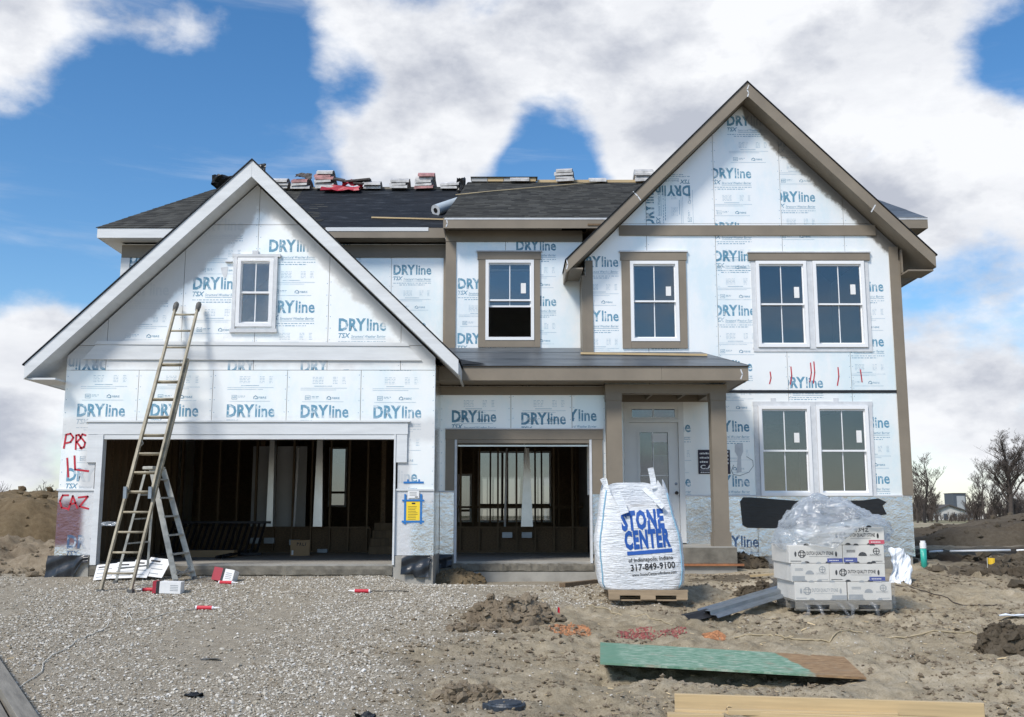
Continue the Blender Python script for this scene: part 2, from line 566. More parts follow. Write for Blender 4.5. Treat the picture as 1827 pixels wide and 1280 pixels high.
# --- sheathing: metallised facing with paint overspray that follows the sprayed trim
def sheathing_mat(name, kind, is_print=None, crinkle=.12, rough=.34):
    m = NT(name)
    sep = m.n('ShaderNodeSeparateXYZ')
    m.link(m.tc.outputs['Object'], sep.inputs[0])
    X, Z = sep.outputs['X'], sep.outputs['Z']
    nz = m.noise(3.2, 6, .62)
    nzs = m.math('MULTIPLY', m.math('SUBTRACT', nz, .5), .9)
    mask = None
    if kind == 'left':
        ax = m.math('ABSOLUTE', m.math('ADD', X, 4.41))
        below = m.math('SUBTRACT', m.math('SUBTRACT', 6.42, m.math('MULTIPLY', ax, .97)), Z)
        side = m.smooth(X, -4.7, -4.1, .62, .26)
        d1 = m.math('SUBTRACT', m.math('ADD', side, m.math('MULTIPLY', nzs, .55)), below)
        m1 = m.smooth(d1, -.10, .06, 0, .93)
        up = m.smooth(Z, 3.3, 3.4, 0, 1)
        m1 = m.math('MULTIPLY', m1, up)
        fz = m.math('ABSOLUTE', m.math('SUBTRACT', Z, 3.48))
        m2 = m.smooth(m.math('ADD', fz, m.math('MULTIPLY', nzs, .22)), .14, .30, .8, 0)
        hz = m.math('ABSOLUTE', m.math('SUBTRACT', Z, 2.2))
        m3 = m.smooth(m.math('ADD', hz, m.math('MULTIPLY', nzs, .25)), .10, .28, .7, 0)
        jx = m.math('ABSOLUTE', m.math('ADD', X, 6.95))
        m4 = m.math('MULTIPLY', m.smooth(m.math('ADD', jx, m.math('MULTIPLY', nzs, .3)), .10, .30, .9, 0), m.smooth(Z, 2.2, 2.4, 1, 0))
        jx2 = m.math('ABSOLUTE', m.math('ADD', X, 1.86))
        m5 = m.math('MULTIPLY', m.smooth(m.math('ADD', jx2, m.math('MULTIPLY', nzs, .2)), .10, .24, .9, 0), m.smooth(Z, 2.2, 2.4, 1, 0))
        mask = m.math('MAXIMUM', m.math('MAXIMUM', m.math('MAXIMUM', m1, m2), m3), m.math('MAXIMUM', m4, m5))
        paint = (.56, .57, .575)
    elif kind == 'low':
        dz = m.math('ABSOLUTE', m.math('SUBTRACT', Z, 1.2))
        m1 = m.smooth(m.math('ADD', dz, m.math('MULTIPLY', nzs, .5)), .05, .26, .85, 0)
        dx = m.math('ABSOLUTE', m.math('ADD', X, 1.86))
        m2 = m.smooth(m.math('ADD', dx, m.math('MULTIPLY', nzs, .2)), .12, .26, .95, 0)
        dx2 = m.math('ABSOLUTE', m.math('ADD', X, 6.86))
        m3 = m.smooth(m.math('ADD', dx2, m.math('MULTIPLY', nzs, .2)), .12, .30, .95, 0)
        mask = m.math('MAXIMUM', m.math('MAXIMUM', m1, m2), m3)
        paint = (.60, .61, .62)
        sx = m.smooth(m.math('ADD', X, m.math('MULTIPLY', nzs, .35)), -7.12, -6.98, 1, 0)
        sz = m.math('MULTIPLY', m.smooth(m.math('ADD', Z, m.math('MULTIPLY', nzs, .3)), .20, .34, 0, 1), m.smooth(m.math('ADD', Z, m.math('MULTIPLY', nzs, .3)), .98, 1.10, 1, 0))
        painted_reflection = m.math('MULTIPLY', m.math('MULTIPLY', sx, sz), .85)  # maroon reflection of the dark ground, painted into the bare foil's colour
    elif kind == 'right':
        ax = m.math('ABSOLUTE', m.math('SUBTRACT', X, 4.61))
        below = m.math('SUBTRACT', m.math('SUBTRACT', 8.80, m.math('MULTIPLY', ax, .985)), Z)
        side = m.smooth(X, 4.4, 4.75, -.3, .20)
        d1 = m.math('SUBTRACT', m.math('ADD', side, m.math('MULTIPLY', nzs, .5)), below)
        m1 = m.smooth(d1, -.08, .05, 0, .92)
        mask = m.math('MULTIPLY', m1, m.smooth(Z, 5.3, 5.5, 0, 1))
        paint = (.105, .092, .075)
    foil = (.90, .915, .91) if is_print is None else m.mix(m.smooth(m.noise(9, 6, .7), .50, .66, 0, .75), is_print, (.80, .85, .87))
    if is_print is None:
        foil = m.ramp(m.noise(1.1, 6, .62, (1, 1, .6)), [(.36, (.80, .88, .89)), (.5, (.92, .93, .91)), (.62, (.96, .95, .92))] if crinkle < .3 else [(.36, (.72, .71, .69)), (.5, (.86, .85, .83)), (.62, (.95, .94, .92))])
    if kind == 'low' and is_print is None:
        m.col(m.mix(mask, m.mix(painted_reflection, foil, (.22, .075, .10)), paint))
    elif mask is not None:
        m.col(m.mix(mask, foil, paint))
    else:
        m.col(foil)
    mt = (.27 if kind != 'low' and crinkle < .3 else .93) if is_print is None else 0.0
    if mask is not None and is_print is None:
        m.link(m.math('MULTIPLY', m.math('SUBTRACT', 1.0, mask), mt), m.p.inputs['Metallic'])
        m.link(m.math('ADD', rough, m.math('MULTIPLY', mask, .3)), m.p.inputs['Roughness'])
    else:
        m.set(rough if is_print is None else .55, mt)
    if is_print is None:
        m.bump(m.math('ADD', m.noise(34, 6, .7), m.math('MULTIPLY', m.noise(7, 5, .6), 3.0 if crinkle > .3 else 2.2)), .20 if crinkle > .3 else crinkle, .03 if crinkle > .3 else .012)
    return m.mat
BLUE = (.125, .30, .43)
M['foil_left'] = sheathing_mat('sheathing_garage', 'left')
M['foil_left_print'] = sheathing_mat('sheathing_garage_print', 'left', BLUE)
M['foil_right'] = sheathing_mat('sheathing_wing', 'right')
M['foil_right_print'] = sheathing_mat('sheathing_wing_print', 'right', BLUE)
M['foil'] = sheathing_mat('sheathing_plain', None)
M['foil_print'] = sheathing_mat('sheathing_plain_print', None, BLUE)
M['foil_low'] = sheathing_mat('sheathing_low', 'low', None, .31, .20)
M['foil_low_print'] = sheathing_mat('sheathing_low_print', 'low', (.055, .105, .20))
M['foil_bare'] = sheathing_mat('sheathing_bare', None, None, .31, .20)
M['foil_bare_print'] = sheathing_mat('sheathing_bare_print', None, (.055, .105, .20))

def shingle_mat(name, c):
    m = NT(name)
    g = m.n('ShaderNodeNewGeometry')
    base = m.ramp(g.outputs['Random Per Island'], [(0, tuple(v * .6 for v in c)), (.5, c), (1, tuple(v * 1.6 for v in c))])
    gr = m.ramp(m.noise(160, 2), [(.35, .7), (.7, 1.25)])
    q = m.n('ShaderNodeMixRGB', blend_type='MULTIPLY'); q.inputs[0].default_value = 1
    m.link(base, q.inputs[1]); m.link(gr, q.inputs[2])
    m.col(q.outputs[0]); m.set(.9)
    return m.mat
M['shingle'] = shingle_mat('charcoal_shingle', (.042, .042, .037))

def under_mat():
    m = NT('roof_underlayment')
    f = m.noise(2.2, 6, .65, (1, 4, 4), dist=.4)
    m.col(m.ramp(f, [(.35, (.007, .009, .012)), (.58, (.016, .020, .026)), (.72, (.06, .068, .078))]))
    m.set(.7, 0, .25)
    m.bump(m.noise(5, 5, .6, (.7, 4, 4)), .6, .03)
    return m.mat
M['underlay'] = under_mat()

def under_blue():
    m = NT('porch_underlayment')
    f = m.noise(1.4, 5, .6, (1, 2.5, 2.5), dist=.4)
    m.col(m.ramp(f, [(.3, (.045, .055, .066)), (.7, (.11, .13, .15))]))
    m.set(.4)
    m.bump(m.noise(4, 4, .6), .3, .02)
    return m.mat
M['underlay_porch'] = under_blue()

def dirt_mat(name='bare_dirt', k=1.0, tint=(1, 1, 1)):
    m = NT(name)
    a = m.noise(.55, 6, .6)
    b = m.noise(9, 8, .68)
    c = m.noise(70, 4, .7)
    s = m.math('ADD', m.math('MULTIPLY', a, .45), m.math('ADD', m.math('MULTIPLY', b, .35), m.math('MULTIPLY', c, .3)))
    def t(v): return tuple(q * k * w for q, w in zip(v, tint))
    m.col(m.ramp(s, [(.36, t((.11, .083, .056))), (.48, t((.215, .168, .115))), (.58, t((.30, .245, .175))), (.72, t((.42, .355, .27)))]))
    m.set(.95, 0, .2)
    m.bump(m.math('ADD', b, m.math('MULTIPLY', c, .6)), .9, .03)
    return m.mat
M['dirt'] = dirt_mat()
M['dirt_dark'] = dirt_mat('damp_dirt', .36)
M['dirt_tan'] = dirt_mat('dry_tan_dirt', .58, (1.06, .98, .82))
M['clod'] = dirt_mat('dirt_clods', .86)

def ground_mat():
    m = NT('ground_surface')
    a = m.noise(.35, 6, .6); b = m.noise(7, 8, .7); c = m.noise(55, 5, .75)
    s = m.math('ADD', m.math('MULTIPLY', a, .42), m.math('ADD', m.math('MULTIPLY', b, .35), m.math('MULTIPLY', c, .3)))
    dirt = m.ramp(s, [(.36, (.12, .094, .058)), (.46, (.255, .208, .136)), (.56, (.40, .338, .238)), (.69, (.57, .50, .385))])
    s2 = m.math('ADD', m.math('MULTIPLY', b, .4), m.math('MULTIPLY', c, .6))
    grav = m.ramp(s2, [(.3, (.15, .125, .09)), (.5, (.33, .288, .22)), (.7, (.52, .475, .39))])
    at = m.n('ShaderNodeAttribute'); at.attribute_name = 'gravel'
    base = m.mix(at.outputs['Fac'], dirt, grav)
    wt = m.n('ShaderNodeAttribute'); wt.attribute_name = 'damp'
    base = m.mix(wt.outputs['Fac'], base, (.040, .029, .019))
    gr = m.n('ShaderNodeAttribute'); gr.attribute_name = 'grass'
    base = m.mix(gr.outputs['Fac'], base, (.09, .105, .04))
    m.col(base); m.set(.95, 0, .2)
    m.bump(m.math('ADD', b, m.math('MULTIPLY', c, .7)), .8, .035)
    return m.mat
M['ground'] = ground_mat()

def gravel_mat(name, stops):
    m = NT(name)
    g = m.n('ShaderNodeNewGeometry')
    base = m.ramp(g.outputs['Random Per Island'], stops)
    gr = m.ramp(m.noise(45, 4, .6), [(.3, .75), (.7, 1.2)])
    q = m.n('ShaderNodeMixRGB', blend_type='MULTIPLY'); q.inputs[0].default_value = 1
    m.link(base, q.inputs[1]); m.link(gr, q.inputs[2])
    m.col(q.outputs[0]); m.set(.85, 0, .3)
    return m.mat
M['gravel'] = gravel_mat('limestone_gravel', [(0, (.22, .18, .13)), (.35, (.38, .34, .27)), (.7, (.51, .475, .405)), (.93, (.60, .57, .51)), (1, (.70, .68, .64))])

def osb_sheet_mat():
    m = NT('green_faced_board')
    sep = m.n('ShaderNodeSeparateXYZ'); m.link(m.tc.outputs['Object'], sep.inputs[0])
    f = m.noise(14, 6, .7, (.6, 2.2, 1), dist=.5)
    green = m.ramp(f, [(.36, (.09, .20, .13)), (.48, (.145, .275, .19)), (.58, (.28, .38, .29)), (.70, (.50, .53, .44))])
    raw = m.ramp(m.noise(18, 6, .7, (.5, 2.2, 1)), [(.35, (.17, .10, .05)), (.55, (.30, .19, .095)), (.75, (.44, .31, .18))])
    e = m.math('ADD', m.math('ADD', sep.outputs['X'], m.math('MULTIPLY', sep.outputs['Y'], .16)), m.math('MULTIPLY', m.noise(6, 3), .12))
    k = m.smooth(e, 2.02, 2.06, 0, 1)
    plainz = m.smooth(m.math('ADD', sep.outputs['X'], m.math('MULTIPLY', m.noise(2, 3), .3)), .34, .42, 1, 0)
    green = m.mix(m.math('MULTIPLY', plainz, .8), green, (.12, .245, .165))
    dirtm = m.smooth(m.noise(3.1, 7, .7), .52, .74, 0, .8)
    m.col(m.mix(dirtm, m.mix(k, green, raw), (.24, .20, .14))); m.set(.8)
    m.bump(f, .3, .01)
    return m.mat
M['green_board'] = osb_sheet_mat()

def bag_mat():
    m = NT('woven_bag_fabric')
    f = m.noise(3, 4, .6)
    m.col(m.ramp(f, [(.3, (.70, .74, .78)), (.7, (.82, .84, .86))]))
    m.set(.5)
    w = m.noise(11, 5, .6, (.55, .55, 4.5), dist=.4)
    w2 = m.noise(2.4, 4, .6, (1, 1, 1))
    m.bump(m.math('ADD', w, m.math('MULTIPLY', w2, 2.2)), .9, .03)
    return m.mat
M['bag'] = bag_mat()
M['paint_orange'] = plain('orange_marking_paint', (.40, .18, .08), .9, var=.45, scale=30)
M['paint_red'] = plain('red_marking_paint', (.27, .075, .065), .9, var=.4, scale=30)
M['graffiti'] = plain('red_spray_paint', (.50, .02, .04), .5, var=.2, scale=30)
M['painted_reflection'] = plain('painted_maroon_reflection', (.30, .13, .16), .30, metal=.85, var=.5, scale=3)  # ground reflection in the foil as a plain maroon colour
M['grass'] = plain('dull_turf', (.10, .11, .045), .9, var=.3, scale=6)
M['far_path'] = plain('far_tan_path', (.42, .35, .25), .9, var=.15)
M['sheet_white'] = plain('white_sheet_plastic', (.74, .77, .80), .35, var=.05, bump=.6, bscale=8)
# ------------------------------------------------------------------ ground
def smst(v, a, b):
    t = np.clip((np.asarray(v, float) - a) / (b - a), 0, 1)
    return t * t * (3 - 2 * t)

def gbase(x, y):
    x = np.asarray(x, float); y = np.asarray(y, float)
    z = -0.20 + 0.078 * np.clip(y, -10.3, 0)
    z = z + 0.045 * np.clip(y, 0, 2.4) * smst(x, 2.5, 4.5)
    z = z - 0.17 * smst(x, -2.1, -1.5) * (1 - smst(x, 1.2, 2.6)) * smst(y, -1.2, 0.2)
    z = z + 0.02 * smst(np.abs(x), 20, 60)
    return z

def gmask(x, y):
    """1 where gravel lies, 0 on bare dirt"""
    w = 0.9 * fbm(x, y, .45, 4) + .5 * fbm(x, y, 2.2, 3)
    edge = 0.15 - 0.10 * (np.asarray(y) + 8.0)          # the drive narrows to the right of the small garage door
    edge = np.where(np.asarray(y) > -3.2, 0.9 + 0.35 * np.asarray(y) + 2.0, edge - 0.55)
    edge = np.clip(edge, -1.6, 1.2)
    near = smst(edge - x + 1.9 * w, -1.3, 1.5)
    left = smst(np.asarray(x) + 10.5 + w, -1, 1)
    return near * left * smst(np.asarray(y), -30, -11) * (1 - smst(np.asarray(y), 1.0, 2.0))

def gheight(x, y):
    x = np.asarray(x, float); y = np.asarray(y, float)
    g = gmask(x, y)
    near = 1 - smst(np.hypot(x, y + 5), 14, 30)
    z = gbase(x, y)
    rough = (1 - g) * (0.12 * fbm(x, y, .55, 3) + 0.10 * fbm(x, y, 2.1, 3, .55) + 0.075 * np.abs(fbm(x, y, 5.0, 4, .62)) + .05 * np.sin(x * 1.1 + y * 3.4 + 2.5 * fbm(x, y, .6, 2)) * smst(fbm(x + 5, y, .35, 2), -.1, .25))
    rough = rough + g * (0.05 * fbm(x, y, .5, 2) + 0.02 * fbm(x, y, 5, 3))
    right = smst(x, 6.0, 9.5) * smst(y, -7, -3)
    rough = rough + right * .10 * fbm(x, y, 1.6, 4, .65)
    wallfade = 1 - .7 * smst(y, -1.2, -.2) * (np.abs(x) < 7.6)
    inside = (x > -7.45) & (x < 7.4) & (y > 0.05)
    z = z + rough * near * wallfade
    # trench where the spoil was dug
    z = z - 0.20 * np.exp(-((x - 8.9) ** 2 / 2.4 + (y - 1.2) ** 2 / 1.3))
    # hollow under the green board
    z = z - 0.14 * np.exp(-((x - 1.7) ** 2 / 1.4 + (y + 6.75) ** 2 / .10))
    return np.where(inside & (y > 1.6), -0.30, z)

def gz(x, y):
    return float(gheight(np.array([x]), np.array([y]))[0])

def GP(px, py, lift=0.0):
    """point of the ground seen through (px,py)"""
    d = ray(px, py)
    t = 6.0
    last = t
    while t < 80:
        x, y, z = d[0] * t, CAM[1] + d[1] * t, CAM[2] + d[2] * t
        if z < float(gbase(x, y)):
            break
        last = t
        t += .05
    lo, hi = last, t
    for _ in range(12):
        mid = (lo + hi) / 2
        x, y, z = d[0] * mid, CAM[1] + d[1] * mid, CAM[2] + d[2] * mid
        if z < float(gbase(x, y)): hi = mid
        else: lo = mid
    x, y = d[0] * hi, CAM[1] + d[1] * hi
    return Vector((x, y, gz(x, y) + lift))

def axis(fine0, fine1, step, mid0, mid1, mstep, far):
    a = list(np.arange(fine0, fine1 + 1e-6, step))
    b = list(np.arange(mid0, fine0 - 1e-6, mstep)); c = list(np.arange(fine1 + mstep, mid1, mstep))
    lo, hi = [], []
    s, p = mstep * 1.6, mid0
    while p > -far:
        p -= s; s *= 1.5; lo.append(p)
    s, p = mstep * 1.6, mid1
    while p < far:
        p += s; s *= 1.5; hi.append(p)
    return np.array(sorted(lo) + b + a + c + hi)
gx = axis(-6.6, 9.4, .04, -22, 24, .25, 2500)
gy = axis(-9.2, 1.6, .04, -16, 22, .25, 2500)
GX, GY = np.meshgrid(gx, gy, indexing='ij')
GZ = gheight(GX, GY)
V = np.stack([GX.ravel(), GY.ravel(), GZ.ravel()], 1)
nx, ny = len(gx), len(gy)
ii = (np.arange(nx - 1)[:, None] * ny + np.arange(ny - 1)[None, :]).ravel()
F = np.stack([ii, ii + ny, ii + ny + 1, ii + 1], 1)
ground = npmesh('ground', V, F, M['ground'], smooth=True)
ground['kind'] = 'structure'
for nm, arr in (('gravel', gmask(GX, GY)),
                ('damp', np.clip(smst(GX, 7.0, 8.6) * smst(GY, -3.2, -1.2) * (1 - smst(GY, 8, 14)) * (0.75 + 1.2 * fbm(GX, GY, .8, 3)) +
                                 .7 * smst(fbm(GX, GY, 1.1, 3), .12, .3) * (1 - smst(np.hypot(GX - 3.5, GY - .6), 1.2, 2.6)), 0, 1)),
                ('grass', smst(GY, 16, 24) * np.clip(.35 + 1.5 * fbm(GX, GY, .2, 3), 0, 1))):
    a = ground.data.attributes.new(nm, 'FLOAT', 'POINT')
    a.data.foreach_set('value', arr.astype(np.float32).ravel())

OCT = np.array([(1, 0, 0), (-1, 0, 0), (0, 1, 0), (0, -1, 0), (0, 0, 1), (0, 0, -1)], float)
OCTF = np.array([(0, 2, 4), (2, 1, 4), (1, 3, 4), (3, 0, 4), (2, 0, 5), (1, 2, 5), (3, 1, 5), (0, 3, 5)])
_t = (1 + 5 ** .5) / 2
ICO = np.array([(-1, _t, 0), (1, _t, 0), (-1, -_t, 0), (1, -_t, 0), (0, -1, _t), (0, 1, _t), (0, -1, -_t), (0, 1, -_t), (_t, 0, -1), (_t, 0, 1), (-_t, 0, -1), (-_t, 0, 1)]) / 1.9
ICOF = np.array([(0, 11, 5), (0, 5, 1), (0, 1, 7), (0, 7, 10), (0, 10, 11), (1, 5, 9), (5, 11, 4), (11, 10, 2), (10, 7, 6), (7, 1, 8), (3, 9, 4), (3, 4, 2), (3, 2, 6), (3, 6, 8), (3, 8, 9), (4, 9, 5), (2, 4, 11), (6, 2, 10), (8, 6, 7), (9, 8, 1)])

def rocks(name, P, S, mat, T=OCT, TF=OCTF, jit=.35, flat=.65, sink=.25, smooth=False):
    n = len(P)
    k = len(T)
    W = T[None] * (1 + jit * (RNG.random((n, k, 1)) * 2 - 1))
    W = W * (0.7 + .6 * RNG.random((n, 1, 3))) * np.array([1, 1, flat])
    a = RNG.random(n) * 6.283; b = (RNG.random(n) - .5) * 1.2
    ca, sa, cb, sb = np.cos(a)[:, None], np.sin(a)[:, None], np.cos(b)[:, None], np.sin(b)[:, None]
    x, y, z = W[..., 0], W[..., 1], W[..., 2]
    y, z = y * cb - z * sb, y * sb + z * cb
    x, y = x * ca - y * sa, x * sa + y * ca
    W = np.stack([x, y, z], 2) * S[:, None, None]
    W = W + P[:, None, :] + np.array([0, 0, 1.0]) * (S * flat * (1 - 2 * sink))[:, None, None]
    Fa = (TF[None] + (np.arange(n) * k)[:, None, None]).reshape(-1, 3)
    o = npmesh(name, W.reshape(-1, 3), Fa, mat, smooth=smooth)
    return o

# gravel of the drive
n = 190000
x = RNG.uniform(-9.6, 2.2, n); y = RNG.uniform(-8.9, 0.0, n)
g = gmask(x, y)
vis = np.abs(x) < (y + 17) * .515 + .4
k = (RNG.random(n) < g ** 1.4 * np.clip(.35 + 1.9 * (.28 + fbm(x, y, .55, 5, .6)), .08, 1)) & vis & ~((x > -1.98) & (y > -.1))
x, y = x[k], y[k]
sz = 0.005 + 0.016 * RNG.random(len(x)) ** 3.2
gravel = rocks('gravel', np.stack([x, y, gheight(x, y)], 1), sz, M['gravel'], sink=.3)
tag(gravel, 'loose grey limestone gravel spread over the driveway', 'gravel', kind='stuff')
n = 1500
x = RNG.uniform(-9.0, 1.5, n); y = RNG.uniform(-8.9, -.2, n)
k = (RNG.random(n) < gmask(x, y)) & (fbm(x, y, .7, 3) > -.1)
x, y = x[k], y[k]
big = rocks('coarse_stones', np.stack([x, y, gheight(x, y)], 1), .016 + .018 * RNG.random(len(x)) ** 2, M['gravel'], ICO, ICOF, sink=.35)
tag(big, 'coarser pale stones lying among the driveway gravel', 'stones', kind='stuff')
# sparse stones and clods on the bare dirt
n = 60000
x = RNG.uniform(-3, 10, n); y = RNG.uniform(-8.9, 2.2, n)
vis = (np.abs(x) < (y + 17) * .515 + .4) & ~((y > .5) & (x < 7.5)) & ~((y > 1.2) & (x < 4))
k = (RNG.random(n) > gmask(x, y)) & vis & (fbm(x, y, .9, 3) > -.12)
x, y = x[k], y[k]
sz = 0.005 + 0.034 * RNG.random(len(x)) ** 7
peb = rocks('dirt_crumbs', np.stack([x, y, gheight(x, y)], 1), sz, M['clod'], sink=.3)
tag(peb, 'small crumbs of dry brown soil scattered over the bare dirt', 'soil', kind='stuff')
n = 5200
x = RNG.uniform(-2.4, 6, n); y = RNG.uniform(-8.7, -.5, n)
k = (fbm(x, y, .7, 3) > .02)
x, y = x[k], y[k]
whit = rocks('pale_pebbles', np.stack([x, y, gheight(x, y)], 1), 0.006 + .011 * RNG.random(len(x)) ** 2, M['gravel'], sink=.2)
tag(whit, 'stray pale pebbles trodden into the brown dirt', 'pebbles', kind='stuff')

# ------------------------------------------------------------------ text
_tc = {}
def text2d(s, bold=0.0, shear=0.0):
    key = (s, bold, shear)
    if key not in _tc:
        c = bpy.data.curves.new('lettering', 'FONT')
        c.body = s
        c.size = 1.0
        c.offset = bold
        c.shear = shear
        c.resolution_u = 2
        c.space_character = 1.12 if bold > .045 else 1.0
        o = bpy.data.objects.new('lettering', c)
        me = o.to_mesh()
        vv = [(v.co.x, v.co.y) for v in me.vertices]
        ff = [tuple(p.vertices) for p in me.polygons]
        o.to_mesh_clear()
        bpy.data.objects.remove(o)
        bpy.data.curves.remove(c)
        x0 = min(v[0] for v in vv); x1 = max(v[0] for v in vv)
        cap = 0.70
        _tc[key] = ([((v[0] - x0) / (x1 - x0), v[1] / cap) for v in vv], ff, (x1 - x0))
    return _tc[key]

class M2:
    """flat lettering in (u,v)"""
    def __init__(s): s.v, s.f = [], []
    def text(s, t, x, z, w, h, bold=0.0, shear=0.0):
        vv, ff, _ = text2d(t, bold, shear)
        b = len(s.v)
        s.v += [(x + u * w, z + v * h) for u, v in vv]
        s.f += [tuple(i + b for i in f) for f in ff]
        return s
    def rect(s, x0, x1, z0, z1):
        b = len(s.v)
        s.v += [(x0, z0), (x1, z0), (x1, z1), (x0, z1)]
        s.f.append((b, b + 1, b + 2, b + 3))
        return s
    def poly(s, pts):
        b = len(s.v); s.v += list(pts); s.f.append(tuple(range(b, b + len(pts)))); return s
    def stroke(s, pts, w):
        for (a, b_) in zip(pts[:-1], pts[1:]):
            dx, dz = b_[0] - a[0], b_[1] - a[1]
            L = math.hypot(dx, dz) or 1
            ox, oz = -dz / L * w / 2, dx / L * w / 2
            ex, ez = dx / L * w * .3, dz / L * w * .3
            s.poly([(a[0] - ox - ex, a[1] - oz - ez), (b_[0] - ox + ex, b_[1] - oz + ez), (b_[0] + ox + ex, b_[1] + oz + ez), (a[0] + ox - ex, a[1] + oz - ez)])
        return s
    def moved(s, x, z, rot=0.0):
        q = M2(); c_, s_ = math.cos(rot), math.sin(rot)
        q.v = [(x + u * c_ - v * s_, z + u * s_ + v * c_) for u, v in s.v]; q.f = list(s.f); return q
    def extend(s, o):
        b = len(s.v); s.v += o.v; s.f += [tuple(i + b for i in f) for f in o.f]; return s
    def clip(s, poly):
        """keep what lies inside a convex counter-clockwise polygon"""
        xs = [p[0] for p in poly]; zs = [p[1] for p in poly]
        if not s.v or max(v[0] for v in s.v) < min(xs) or min(v[0] for v in s.v) > max(xs) or max(v[1] for v in s.v) < min(zs) or min(v[1] for v in s.v) > max(zs):
            return M2()
        bm = bmesh.new()
        vs_ = [bm.verts.new((u, 0, v)) for u, v in s.v]
        for f in s.f:
            try: bm.faces.new([vs_[i] for i in f])
            except ValueError: pass
        n_ = len(poly)
        for i in range(n_):
            a, b = poly[i], poly[(i + 1) % n_]
            nrm = Vector((b[1] - a[1], 0, -(b[0] - a[0])))
            if nrm.length < 1e-7: continue
            bmesh.ops.bisect_plane(bm, geom=bm.verts[:] + bm.edges[:] + bm.faces[:], plane_co=(a[0], 0, a[1]), plane_no=nrm.normalized(), clear_outer=True, dist=1e-5)
        q = M2()
        idx = {}
        for v in bm.verts:
            idx[v] = len(q.v); q.v.append((v.co.x, v.co.z))
        for f in bm.faces: q.f.append(tuple(idx[v] for v in f.verts))
        bm.free()
        return q
    def build(s, name, mat, Y, parent=None):
        m = MB()
        m.add([(u, Y, v) for u, v in s.v], s.f)
        return m.build(name, mat, parent)

def print_block(seed):
    r = random.Random(seed)
    q = M2()
    q.text('DRY', 0, 0, .462, .205, .036).text('line', .478, 0, .325, .205, .020)
    q.text('TSX', 0, -.125, .20, .080, .022, .25)
    q.text('Structural Weather Barrier', .215, -.125, .585, .046, .0, .25)
    q.rect(.215, .80, -.150, -.143)
    def dashes(x0, x1, z, h):
        x_ = x0
        while x_ < x1:
            w_ = r.uniform(.02, .06)
            q.rect(x_, min(x_ + w_, x1), z, z + h)
            x_ += w_ + r.uniform(.008, .02)
    dashes(0, .80, -.195, .010); dashes(.13, .66, -.235, .012)
    for kk in range(5):
        dashes(.22, .40, -.36 - .026 * kk, .0045); dashes(.56, .64, -.36 - .026 * kk, .0045); dashes(.72, .78, -.36 - .026 * kk, .0045)
    q.rect(.02, .80, -.545, -.541); q.rect(.02, .62, -.575, -.571); q.rect(.25, .55, -.512, -.505)
    for (a, b, c_, d_) in ((.10, .19, -.675, -.669), (.10, .19, -.741, -.735), (.10, .106, -.741, -.669), (.184, .19, -.741, -.669)):
        q.rect(a, b, c_, d_)
    q.text('NSF', .115, -.722, .06, .032, .01)
    dashes(.21, .33, -.69, .008); dashes(.21, .31, -.71, .005)
    q.stroke([(.47, -.73), (.47, -.70), (.50, -.68), (.53, -.70), (.53, -.73), (.49, -.73)], .012)
    q.text('FIBRE', .55, -.728, .13, .034, .004)
    q.rect(.05, .75, -.775, -.771)
    return q
BLOCKS = [print_block(i) for i in range(4)]

def clip2(poly, a, b, c):
    out = []
    for i in range(len(poly)):
        p, q = poly[i], poly[(i + 1) % len(poly)]
        dp, dq = a * p[0] + b * p[1] - c, a * q[0] + b * q[1] - c
        if dp <= 0: out.append(p)
        if dp * dq < 0:
            t = dp / (dp - dq); out.append((p[0] + (q[0] - p[0]) * t, p[1] + (q[1] - p[1]) * t))
    return out

def clip_convex(poly, region):
    for i in range(len(region)):
        p, q = region[i], region[(i + 1) % len(region)]
        a, b = q[1] - p[1], -(q[0] - p[0])
        poly = clip2(poly, a, b, a * p[0] + b * p[1])
        if len(poly) < 3: return []
    return poly

def rect_minus(rects, op):
    out = []
    ox0, ox1, oz0, oz1 = op
    for (x0, x1, z0, z1) in rects:
        if ox1 <= x0 or ox0 >= x1 or oz1 <= z0 or oz0 >= z1:
            out.append((x0, x1, z0, z1)); continue
        if ox0 > x0: out.append((x0, ox0, z0, z1))
        if ox1 < x1: out.append((ox1, x1, z0, z1))
        a, b = max(x0, ox0), min(x1, ox1)
        if oz0 > z0: out.append((a, b, z0, oz0))
        if oz1 < z1: out.append((a, b, oz1, z1))
    return out

# ------------------------------------------------------------------ the house
house = thing('house', 'two-storey house under construction with foil sheathing and brown and white gables', 'house')
def hb(name, mat, *boxes, parent=None):
    m = MB()
    for b in boxes: m.box(*b)
    return m.build(name, mat, parent or house)

